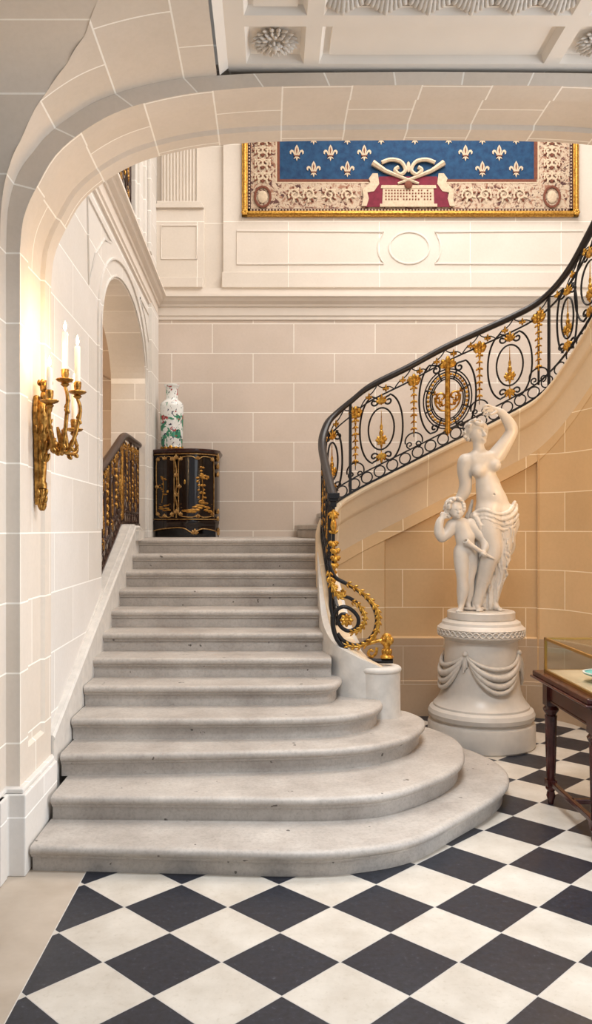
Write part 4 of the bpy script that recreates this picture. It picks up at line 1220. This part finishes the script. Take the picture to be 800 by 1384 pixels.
for (x0,x1,y0,y1) in ((tx0+.036,tx0+.064,ty0+.06,ty1-.06),(tx1-.064,tx1-.036,ty0+.06,ty1-.06),(tx0+.05,tx1-.05,(ty0+ty1)/2-.014,(ty0+ty1)/2+.014)):
    b=MB(); b.box(x0,x1,y0,y1,.112,.138); b.build('stretcher','mahogany',tb,bevel=.003)
gx0,gx1,gy0,gy1,gz0,gz1=tx0+.02,tx1-.02,ty0+.02,ty1-.03,.765,.965
gc=empty('glass_case',((gx0+gx1)/2,(gy0+gy1)/2,gz0),'brass-edged glass display case resting on the mahogany table','display case')
b=MB(); w=.007
for x in (gx0,gx1-2*w):
    for y in (gy0,gy1-2*w): b.box(x,x+2*w,y,y+2*w,gz0,gz1)
for z in (gz0,gz1-2*w):
    for x in (gx0,gx1-2*w): b.box(x,x+2*w,gy0,gy1,z,z+2*w)
    for y in (gy0,gy1-2*w): b.box(gx0,gx1,y,y+2*w,z,z+2*w)
b.build('frame','brass',gc)
for nm,bb in (('glass_pane',(gx0+.004,gx0+.008,gy0+.014,gy1-.014,gz0+.014,gz1-.014)),('glass_pane',(gx1-.008,gx1-.004,gy0+.014,gy1-.014,gz0+.014,gz1-.014)),('glass_pane',(gx0+.014,gx1-.014,gy0+.004,gy0+.008,gz0+.014,gz1-.014)),('glass_pane',(gx0+.014,gx1-.014,gy1-.008,gy1-.004,gz0+.014,gz1-.014)),('glass_pane',(gx0+.014,gx1-.014,gy0+.014,gy1-.014,gz1-.008,gz1-.004))):
    b=MB(); b.box(*bb); b.build(nm,'glass',gc)
b=MB(); b.box(gx0+.015,gx1-.015,gy0+.015,gy1-.015,gz0,gz0+.012); b.build('display_bed','felt',gc)
pl_=empty('porcelain_dish',(1.80,4.36,gz0+.012),'small turquoise dish inside the glass case','dish')
b=MB(); b.lathe([(0,.0),(.05,0),(.052,.012),(.075,.03),(.115,.045),(.118,.05),(.11,.05),(.07,.036),(0,.02)],(1.80,4.36,gz0+.0125),32); b.build('bowl','turquoise',pl_,smooth=50)
b=MB(); b.lathe([(.109,.0515),(.119,.0515),(.119,.055),(.109,.055),(.109,.0515)],(1.80,4.36,gz0+.0125),32); b.build('rim','white_paint',pl_,smooth=50)
b=MB(); b.box(0,.20,0,.13,0,.004); o=b.build('paper_card','paper'); o.location=(2.02,4.15,gz0+.0125); o.rotation_euler=(0,0,.1); tag(o,'pale paper card lying flat inside the glass case','card')
# ------------------------------------------------------------ marble group, grown as smooth implicit surfaces
UU=.001283; SB=PT   # unit in metres, base height
def surf(prims,res,name,mat,parent,post=None):
    """prims: (kind, ...) ; returns object. kinds: cap(a,b,ra,rb,k) ell(c,r,rot,k) sub(c,r,rot,k)"""
    lo=np.array([1e9]*3); hi=-lo
    for p in prims:
        if p[0]=='cap': 
            for c,r in ((p[1],p[3]),(p[2],p[4])): lo=np.minimum(lo,np.array(c)-r-6); hi=np.maximum(hi,np.array(c)+r+6)
        elif p[0]=='ell': R_=max(p[2]); lo=np.minimum(lo,np.array(p[1])-R_-6); hi=np.maximum(hi,np.array(p[1])+R_+6)
    n=np.ceil((hi-lo)/res).astype(int)+1
    F=np.full(n,60.,np.float32)
    ax=[lo[i]+res*np.arange(n[i]) for i in range(3)]
    for p in prims:
        if p[0] in ('cap','cut'): a,bb=np.array(p[1],float),np.array(p[2],float); ra,rb_=p[3],p[4]; k=p[5]; m=max(ra,rb_)+k+8; l=np.minimum(a,bb)-m; h=np.maximum(a,bb)+m
        else: c=np.array(p[1],float); r=np.array(p[2],float); rot=p[3]; k=p[4]; m=max(r)+k+8; l=c-m; h=c+m
        i0=np.maximum(((l-lo)/res).astype(int),0); i1=np.minimum(np.ceil((h-lo)/res).astype(int)+1,n)
        if (i1<=i0).any(): continue
        sl=tuple(slice(i0[i],i1[i]) for i in range(3))
        X,Y,Z=np.meshgrid(*[ax[i][sl[i]] for i in range(3)],indexing='ij')
        if p[0] in ('cap','cut'):
            d=bb-a; t=((X-a[0])*d[0]+(Y-a[1])*d[1]+(Z-a[2])*d[2])/max(d@d,1e-6); t=np.clip(t,0,1)
            D_=np.sqrt((X-a[0]-t*d[0])**2+(Y-a[1]-t*d[1])**2+(Z-a[2]-t*d[2])**2)-(ra+(rb_-ra)*t)
        else:
            x=X-c[0];y=Y-c[1];z=Z-c[2]; cr_,sr=cos(rot),sin(rot); x,y=x*cr_+y*sr,-x*sr+y*cr_
            q=np.sqrt((x/r[0])**2+(y/r[1])**2+(z/r[2])**2); q2=np.sqrt((x/r[0]**2)**2+(y/r[1]**2)**2+(z/r[2]**2)**2)+1e-9
            D_=q*(q-1)/q2
        f=F[sl]
        if p[0] in ('sub','cut'): g=-D_; hh=np.maximum(k-np.abs(f-g),0)/k; F[sl]=np.maximum(f,g)+hh*hh*k*.25
        else: hh=np.maximum(k-np.abs(f-D_),0)/k; F[sl]=np.minimum(f,D_)-hh*hh*k*.25
    if post is not None: F=post(F,ax)
    # surface nets
    ins=F<0
    cn=[(i,j,k) for i in (0,1) for j in (0,1) for k in (0,1)]
    nn=n-1
    sh_=lambda A,c:A[c[0]:c[0]+nn[0],c[1]:c[1]+nn[1],c[2]:c[2]+nn[2]]
    cnt=sum(sh_(ins,c).astype(np.int8) for c in cn); act=(cnt>0)&(cnt<8)
    idx=np.argwhere(act); vid=-np.ones(nn,int); vid[act]=np.arange(len(idx))
    acc=np.zeros((len(idx),3)); wt=np.zeros(len(idx))
    for a_ in range(8):
        for b_ in range(a_+1,8):
            ca,cb=cn[a_],cn[b_]
            if sum(abs(ca[i]-cb[i]) for i in range(3))!=1: continue
            fa=F[idx[:,0]+ca[0],idx[:,1]+ca[1],idx[:,2]+ca[2]]; fb=F[idx[:,0]+cb[0],idx[:,1]+cb[1],idx[:,2]+cb[2]]
            mk=(fa<0)!=(fb<0); t=np.where(mk,fa/(fa-fb+1e-12),0)
            pa=np.array(ca); pb=np.array(cb)
            acc+=mk[:,None]*(pa+(pb-pa)*t[:,None]); wt+=mk
    V=lo+(idx+acc/wt[:,None])*res
    faces=[]
    for a_ in range(3):
        o=[i for i in range(3) if i!=a_]
        s0=[slice(1,nn[i]) for i in range(3)]; s0[a_]=slice(0,nn[a_])
        A=ins[tuple(s0)]; s1=list(s0); s1[a_]=slice(1,nn[a_]+1); B=ins[tuple(s1)]
        e=np.argwhere(A!=B)
        st=np.array([s.start for s in s0]); e=e+st
        d1=np.zeros(3,int); d1[o[0]]=1; d2=np.zeros(3,int); d2[o[1]]=1
        g=lambda q: vid[q[:,0],q[:,1],q[:,2]]
        faces.append(np.c_[g(e),g(e-d1),g(e-d1-d2),g(e-d2)])
    Fc=np.concatenate(faces); Fc=Fc[(Fc>=0).all(1)]
    W=np.c_[pcx+(V[:,0]-389)*UU, pcy-V[:,2]*UU, SB+.018+(1296.6-V[:,1])*UU]
    me=bpy.data.meshes.new(name); me.from_pydata(W.tolist(),[],Fc.tolist()); me.materials.append(M[mat])
    import bmesh
    bm=bmesh.new(); bm.from_mesh(me); bmesh.ops.recalc_face_normals(bm,faces=bm.faces)
    bmesh.ops.smooth_vert(bm,verts=bm.verts,factor=.35,use_axis_x=True,use_axis_y=True,use_axis_z=True)
    bm.to_mesh(me); bm.free()
    me.polygons.foreach_set('use_smooth',[True]*len(me.polygons))
    o=bpy.data.objects.new(name,me); C.objects.link(o); o.parent=parent; o.matrix_parent_inverse=Matrix.Translation(-parent_world(parent))
    return o
cap=lambda a,b,ra,rb,k=10:('cap',a,b,ra,rb,k)
ell_=lambda c,r,rot=0,k=12:('ell',c,r,rot,k)
sub=lambda c,r,rot=0,k=8:('sub',c,r,rot,k)
def chain(pts,rs,k=10,n=4):
    P=cr([p+(r,) for p,r in zip(pts,rs)],n)
    return [cap(P[i][:3],P[i+1][:3],P[i][3],P[i+1][3],k) for i in range(len(P)-1)]
def fingers(palm,tips,r=6.2,k=1.5):
    out=[]
    for pts in tips:
        for i in range(len(pts)-1): out.append(cap(pts[i],pts[i+1],r*(1-.10*i),r*(1-.10*(i+1)),k))
    return out
st=empty('marble_statue',(pcx,pcy,PT),'white marble statue of half-draped woman with raised arm and winged child, on round pedestal','statue')
b=MB(); b.lathe([(0,0),(.242,0),(.248,.01),(.248,.055),(.24,.062),(0,.062)],(pcx,pcy,PT-.0),56); 
# rough ground of the plinth
base=b.build('plinth','marble_white',st,smooth=30)
SB=PT+.062-.018
# ---- woman (u right, v down, d toward the camera)
W_=[ # torso
 ell_((392,445,0),(88,78,58),.12,30), ell_((430,575,5),(72,92,56),-.15,40), ell_((452,655,5),(88,75,60),-.1,40), ell_((465,720,0),(102,72,64),0,40),
 ell_((365,486,42),(34,32,28),0,20), ell_((462,452,42),(33,31,27),0,20), ell_((448,625,34),(52,55,30),0,30),
 cap((300,420,-5),(340,415,0),34,44,30), cap((470,400,-5),(430,415,0),40,44,30),
 cap((383,395,-2),(372,325,4),36,31,22), cap((395,400,0),(350,395,20),20,16,18),
 # clavicles
 cap((385,402,38),(330,408,30),9,7,14), cap((395,400,38),(450,388,30),9,7,14),
 # head, tilted back to the right
 ell_((366,258,0),(47,60,52),.15,14), ell_((382,285,18),(35,40,32),.2,14), ell_((398,312,26),(15,12,14),0,12),
 cap((386,250,46),(400,278,60),7,9,8), ell_((393,283,54),(10,6,9),0,6),           # nose
 ell_((376,240,40),(30,8,14),.2,8), ell_((392,299,46),(13,4.5,9),.15,5), ell_((393,306,45),(11,4.5,8),.15,5),
 sub((371,254,54),(11,8,10),.2,6), sub((402,250,48),(9,8,10),.2,6),
 ell_((371,256,42),(9,6,8),.2,4), ell_((402,252,38),(8,6,8),.2,4), ell_((340,268,8),(8,15,8),.1,5),
 # arm on the left, lowered behind the child
]+chain([(302,425,-5),(296,480,-15),(305,555,-25),(300,600,-30),(278,640,-38),(262,660,-40)],[42,36,30,29,23,18],16)+[
 ell_((252,672,-38),(22,24,13),.6,8),
]+fingers(None,[[(250,680,-30),(238,700,-18),(236,716,-10)],[(244,676,-32),(226,692,-22),(222,706,-14)],[(258,684,-30),(252,706,-16),(250,722,-8)],[(264,688,-32),(264,706,-20),(262,718,-14)],[(258,662,-28),(244,668,-12),(236,678,-6)]])+\
 chain([(478,398,-5),(505,360,-8),(545,300,-8),(572,252,-4)],[44,40,33,29],16)+chain([(572,252,-4),(565,225,0),(540,185,6),(512,150,10),(497,138,12)],[30,31,27,19,17],10)+[
 ell_((472,128,14),(30,19,13),.25,10), ell_((455,122,16),(20,16,11),.2,6)]+\
 fingers(None,[[(447,112,20),(424,101,26),(404,104,30),(392,114,28)],[(444,122,20),(418,119,30),(398,126,34),(390,138,30)],[(446,132,20),(420,136,28),(402,146,30),(398,158,26)],[(452,140,18),(432,151,24),(420,162,24),(418,173,20)],[(470,140,24),(452,152,34),(436,158,38)]],8)+[
 sub((446,622,68),(4,5,8),0,4),
 # legs: weight leg in the middle and trailing leg on the right
]+chain([(430,720,10),(425,830,30),(440,950,52),(418,1010,48),(400,1100,30),(370,1215,18),(362,1255,16)],[72,66,46,41,36,22,21],20)+\
 chain([(512,730,-5),(520,850,0),(505,990,10),(492,1100,-6),(468,1235,-8)],[66,58,42,36,22],18)+[
 # feet
 cap((362,1255,14),(360,1282,30),21,15,12), cap((360,1278,30),(362,1287,70),17,13,12), cap((468,1245,-6),(478,1278,10),21,15,12), cap((476,1280,8),(490,1288,46),16,12,12)]+\
 [cap((348+8*i,1287,72-abs(i-1)*3),(345+9*i,1291,88-abs(i-1)*4-(3 if i>2 else 0)),7-.6*i,6-.5*i,3) for i in range(5)]+\
 [cap((478+8*i,1287,48-i*3),(479+9*i,1291,64-i*5),7-.6*i,6-.5*i,3) for i in range(5)]
wom=surf(W_,3.3,'woman_figure','marble_white',st)
# hair
H_=[ell_((356,222,-12),(50,44,56),0,8),ell_((318,272,-18),(25,32,30),0,8),ell_((328,245,-10),(30,34,40),0,8)]
r=random.Random(3)
for i in range(80):
    a=r.uniform(-PI*.95,PI*.35); t=r.uniform(-1,1); u=356+50*cos(a)*(1-.25*abs(t)); v=232+44*sin(a); d=-8+48*t
    if u>378 and v>236 and d>10: continue
    H_.append(ell_((u,v,d),(11,9,11),r.uniform(0,3),2.5))
for i in range(26): H_.append(ell_((318+r.uniform(-24,20),275+r.uniform(-28,32),-18+r.uniform(-28,30)),(10,10,10),0,2.5))
H_+=chain([(352,208,42),(372,216,44),(398,216,34),(412,232,20),(414,262,6)],[11,12,11,10,9],4)+chain([(404,226,30),(414,245,16),(416,280,-6),(404,300,-18)],[10,11,10,8],4)
surf(H_,3.0,'hair','marble_relief',wom)
# drapery
D1=[ell_((470,728,-8),(116,52,72),-.12,14),ell_((528,742,-8),(80,74,62),.1,20)]
D1+=chain([(340,745,20),(352,775,40),(372,800,60),(368,850,50),(385,900,40)],[22,20,14,11,8],6)
# skirt behind and between the legs, down to the base
D1+=chain([(480,770,-25),(482,900,-32),(462,1050,-38),(448,1180,-38),(435,1275,-35)],[90,76,62,50,50],24)
D1+=chain([(400,790,0),(385,950,-5),(370,1100,-20),(345,1200,-25),(335,1275,-25)],[52,40,34,28,24],20)
D1+=chain([(560,760,0),(585,790,-10),(565,860,-5),(572,930,-10),(555,980,-15)],[30,28,24,16,8],12)
def dist(prims,p):
    m=1e9; p=np.array(p,float)
    for q in prims:
        if q[0]=='cap':
            a=np.array(q[1],float);b_=np.array(q[2],float);d=b_-a;t=min(1,max(0,(p-a)@d/max(d@d,1e-6))); m=min(m,np.linalg.norm(p-a-t*d)-(q[3]+(q[4]-q[3])*t))
        elif q[0]=='ell':
            x=p-np.array(q[1]); c_,s_=cos(q[3]),sin(q[3]); x=np.array((x[0]*c_+x[1]*s_,-x[0]*s_+x[1]*c_,x[2])); r_=np.array(q[2],float)
            k_=np.linalg.norm(x/r_); m=min(m,k_*(k_-1)/(np.linalg.norm(x/r_**2)+1e-9))
    return m
LEG=[q for q in W_ if q[0]!='sub']+list(D1)
def front(u,v):
    d=150.
    while d>-90:
        g=dist(LEG,(u,v,d))
        if g<1.2: return d
        d-=max(g*.8,1.)
    return None
def fold(pts,rs,k=4,sink=.15):
    P=cr([(u,v,0,r_) for (u,v,*_),r_ in zip(pts,rs)],3); L=[]
    last=None
    for u,v,_,r_ in P:
        d=front(u,v)
        if d is None: d=last if last is not None else 0
        if last is not None: d=max(min(d,last+14),last-14)
        last=d; L.append((u,v,d-r_*sink,r_))
    return [cap(L[i][:3],L[i+1][:3],L[i][3],L[i+1][3],k) for i in range(len(L)-1)]
# long soft folds over the thigh and cascading on the right
for pts,rs in (
 ([(338,735),(365,718),(400,712),(450,734),(515,732),(560,700),(580,665)],[12,14,13,12,14,13,10]),
 ([(340,748),(380,738),(430,752),(485,768),(545,750),(585,712),(592,680)],[14,13,12,14,15,13,9]),
 ([(345,765),(395,758),(440,782),(500,796),(560,776),(594,738)],[10,9,10,12,14,11]),
 ([(352,785),(370,800),(430,806),(500,826),(560,806),(596,765)],[9,8,8,10,13,10]),
 ([(352,760),(364,800),(372,850),(388,905)],[13,13,10,6]),
 ([(520,765,72),(500,830,74),(520,900,62),(540,950,48),(552,1000,30)],[12,13,12,11,8]),
 ([(545,770,66),(550,830,60),(528,900,54),(510,960,50),(528,1010,40)],[12,12,12,12,8]),
 ([(575,755,48),(570,830,44),(556,880,40),(570,920,26),(560,970,18)],[11,11,10,9,6]),
 ([(480,780,80),(490,850,80),(500,920,66),(496,1000,52),(505,1080,40),(490,1160,26)],[9,10,11,12,11,8]),
 ([(515,960,42),(540,990,32),(516,1050,34),(534,1085,22),(508,1130,20),(500,1170,12)],[14,12,12,10,9,5]),
 ([(455,1020,40),(470,1090,28),(462,1170,18),(450,1240,10),(440,1282,8)],[10,12,12,11,12]),
 ([(478,1020,42),(500,1100,24),(480,1190,6),(478,1240,-8)],[9,10,11,10]),
 ([(430,1100,14),(432,1180,6),(418,1240,0),(412,1284,0)],[10,12,11,12]),
 ([(400,1130,-2),(398,1210,-6),(390,1285,-6)],[10,11,13]),
 ([(345,900,30),(352,960,28),(340,1010,24),(352,1060,10),(338,1120,0),(330,1200,-6),(326,1285,-8)],[10,11,12,10,11,12,13]),
 ([(372,900,40),(368,980,34),(360,1060,22),(345,1150,6),(342,1284,0)],[8,9,9,9,10]),
 ([(380,790,74),(385,860,88),(400,930,96),(420,990,84)],[6,7,7,5]),([(410,1020),(402,1080),(385,1150),(372,1220)],[5,6,6,4]),([(432,1000),(425,1070),(405,1140),(390,1210)],[6,7,7,5]),([(350,770),(400,765),(470,790),(540,775),(590,735)],[8,9,10,10,8]),([(345,735),(400,730),(450,755),(520,745),(575,715)],[7,8,9,9,7]),([(535,790),(560,840),(548,880)],[10,11,8]),([(505,880),(530,920),(505,990),(518,1030)],[9,10,10,8]),([(470,1000),(488,1060),(470,1120),(480,1180)],[9,10,10,8]),
 ([(430,765,86),(455,850,92),(470,930,84),(462,1000,68)],[7,7,8,5])):
    D1+=fold(pts,rs)
for pts,rs in (([(500,830),(514,890),(500,960),(520,1040),(503,1120)],[6,8,8,7,4]),([(535,815),(538,880),(520,930),(532,985)],[6,8,7,4]),([(560,800),(558,860),(545,930),(540,960)],[6,8,7,4]),([(470,1005),(482,1080),(466,1150),(462,1250)],[6,8,8,8]),([(440,1040),(436,1130),(425,1200),(420,1282)],[5,8,9,9]),([(400,1180),(398,1230),(396,1284)],[5,7,8]),([(362,900),(362,980),(352,1080),(340,1180),(336,1282)],[5,7,8,9,9]),([(345,745),(400,725),(450,745),(520,740),(575,700)],[4,5,5,5,4]),([(350,758),(420,752),(480,782),(550,764),(594,720)],[4,5,6,6,5]),([(352,776),(430,795),(500,812),(560,792),(594,752)],[4,5,6,7,5])):
    D1+=[('cut',)+q[1:5]+(3,) for q in fold(pts,rs,sink=-.25)]
drp=surf(D1,3.3,'drapery','marble_white',st)
# ---- child
K=[ell_((262,805,40),(58,52,44),.1,20), ell_((285,872,44),(56,60,48),0,30), ell_((292,935,40),(56,46,46),0,25),
 cap((255,790,40),(240,762,42),26,24,14),
 ell_((228,702,48),(50,54,52),-.2,12), ell_((238,724,66),(38,34,34),-.2,12), ell_((222,740,84),(16,13,14),0,10), ell_((248,738,82),(16,13,14),0,10), ell_((238,755,90),(11,8,9),0,8),
 ell_((236,728,100),(7,8,8),0,5), ell_((236,742,96),(11,3.5,7),0,4), ell_((236,747,95),(9,3.5,6),0,4),
 sub((219,716,100),(9,6,8),0,5), sub((251,714,100),(9,6,8),0,5), ell_((219,718,92),(7,5,6),0,4), ell_((251,716,92),(7,5,6),0,4), ell_((234,702,90),(24,6,6),0,8)]
K+=chain([(212,795,38),(188,840,44),(150,872,52)],[31,29,24],12)+chain([(150,872,52),(132,840,56),(134,790,58),(146,762,58)],[26,26,21,15],8)
K+=[ell_((152,752,60),(15,16,11),0,6)]+fingers(None,[[(150,742,62),(158,728,62),(168,722,58)],[(156,746,66),(166,734,68),(176,730,64)],[(158,754,68),(170,744,70),(180,742,66)],[(156,762,68),(168,756,70),(178,756,66)],[(142,750,64),(142,734,66),(148,724,64)]],6)
K+=chain([(318,790,36),(352,835,46),(390,882,60)],[32,29,24],12)+chain([(390,882,60),(396,915,76),(384,945,90)],[25,23,16],8)
K+=[ell_((380,955,96),(17,14,12),.4,6)]+fingers(None,[[(370,946,104),(362,956,112),(364,968,108)],[(378,950,108),(371,962,115),(374,974,109)],[(386,956,108),(381,968,114),(384,978,107)],[(393,962,104),(390,973,109),(392,982,102)],[(368,952,94),(356,950,100),(346,952,106)]],6)
K+=chain([(262,950,42),(262,1030,52),(266,1100,56),(272,1180,44),(264,1245,40)],[41,37,28,30,18],12)
K+=chain([(325,950,34),(326,1040,30),(315,1110,26),(320,1190,4),(312,1250,0)],[36,30,25,24,16],12)
K+=[cap((264,1250,42),(258,1280,56),19,14,10),cap((258,1280,56),(240,1288,84),14,11,10),cap((312,1255,0),(316,1285,22),17,13,10)]
K+=[cap((232+7*i,1289,84+i*2),(224+8*i,1292,97+i*2),6-.5*i,5-.4*i,3) for i in range(5)]
K+=[sub((287,905,92),(4,4,7),0,4)]
ch=surf(K,3.1,'child_figure','marble_white',st)
r=random.Random(8); HK=[ell_((222,682,38),(50,42,50),0,8)]
for i in range(85):
    a=r.uniform(-PI*1.05,PI*.10); t=r.uniform(-1,1); u=226+55*cos(a)*(1-.25*abs(t)); v=698+52*sin(a); d=44+50*t
    if v>700 and d>75 and 205<u<262: continue
    HK.append(ell_((u,v,d),(13,11,12),r.uniform(0,3),2.5))
for i in range(18): HK.append(ell_((178+r.uniform(-10,12),715+r.uniform(-30,36),40+r.uniform(-20,30)),(12,11,12),0,2.5))
surf(HK,3.0,'hair','marble_relief',ch)
WG_=[]
for i in range(6):
    WG_+=chain([(318-2*i,770-4*i,-8-3*i),(330+4*i-3*i,715-6*i+10*i*.6,-24-3*i),(346-3*i,655+18*i,-30-2*i)],[9,11,8],3)
surf(WG_,3.0,'wing','marble_relief',ch)
T_=chain([(292,905,100),(330,930,104),(380,962,104),(436,992,104)],[15,13,10,6],4)+[cap((282,898,99),(296,908,100),21,17,4),sub((276,892,103),(15,12,12),0,4)]
surf(T_,2.8,'torch','marble_relief',ch)
SR=[ell_((300,1180,-30),(46,130,34),0,20),ell_((350,1285,0),(70,14,52),0,10)]
surf(SR,5,'tree_support','marble_relief',st)
# ------------------------------------------------------------ camera, light
cd=bpy.data.cameras.new('camera'); co_=bpy.data.objects.new('camera',cd); C.objects.link(co_)
co_.location=(0,0,1.6); co_.rotation_euler=(PI/2,0,0)
cd.sensor_fit='VERTICAL'; cd.sensor_height=36; cd.lens=1100/1384*36
cd.shift_x=35/1384; cd.shift_y=23/1384; cd.clip_start=.05
sc.camera=co_
w=bpy.data.worlds.new('world'); sc.world=w; w.use_nodes=True
bg=w.node_tree.nodes['Background']; bg.inputs[0].default_value=(.86,.92,1,1); bg.inputs[1].default_value=.30
def area(name,loc,target,sx,sy,e,col):
    l=bpy.data.lights.new(name,'AREA'); l.shape='RECTANGLE'; l.size=sx; l.size_y=sy; l.energy=e; l.color=col
    o=bpy.data.objects.new(name,l); C.objects.link(o); o.location=loc
    o.rotation_euler=(Vector(target)-Vector(loc)).to_track_quat('-Z','Y').to_euler(); return o
area('skylight',(1.7,6.5,7.1),(1.5,6.6,0),4.0,3.0,262,(1,.945,.88))
area('entrance_daylight',(1.2,-1.8,2.4),(.3,5,1.4),3.5,2.6,5,(.86,.93,1))
area('side_window',(3.9,.6,2.4),(.3,5.2,1.0),2.2,2.4,30,(.90,.95,1))
area('overhead_fill',(.74,2.95,3.72),(.6,3.6,0),.85,.6,46,(.90,.95,1)).data.spread=math.radians(125)  # added overhead fill for treads and floor, no fixture hangs here
area('tall_window',(4.9,2.9,1.9),(-1,3.4,2.2),2.6,2.6,150,(.93,.96,1))
l=bpy.data.lights.new('warm_fill','POINT'); l.energy=24; l.color=(1,.68,.38); l.shadow_soft_size=.12  # added light that warms the wall under the stair, no fixture here
o=bpy.data.objects.new('warm_fill',l); C.objects.link(o); o.location=(2.2,5.2,2.2)
l=bpy.data.lights.new('corridor_lamp','POINT'); l.energy=26; l.color=(1,.74,.48); l.shadow_soft_size=.12
o=bpy.data.objects.new('corridor_lamp',l); C.objects.link(o); o.location=(-2.3,7.2,3.3)
vs_=sc.view_settings; vs_.view_transform='Standard'; vs_.look='None'; vs_.exposure=0.08; vs_.gamma=1; vs_.use_curve_mapping=False
sc.cycles.use_denoising=True; sc.cycles.max_bounces=8; sc.cycles.diffuse_bounces=5; sc.cycles.sample_clamp_indirect=6
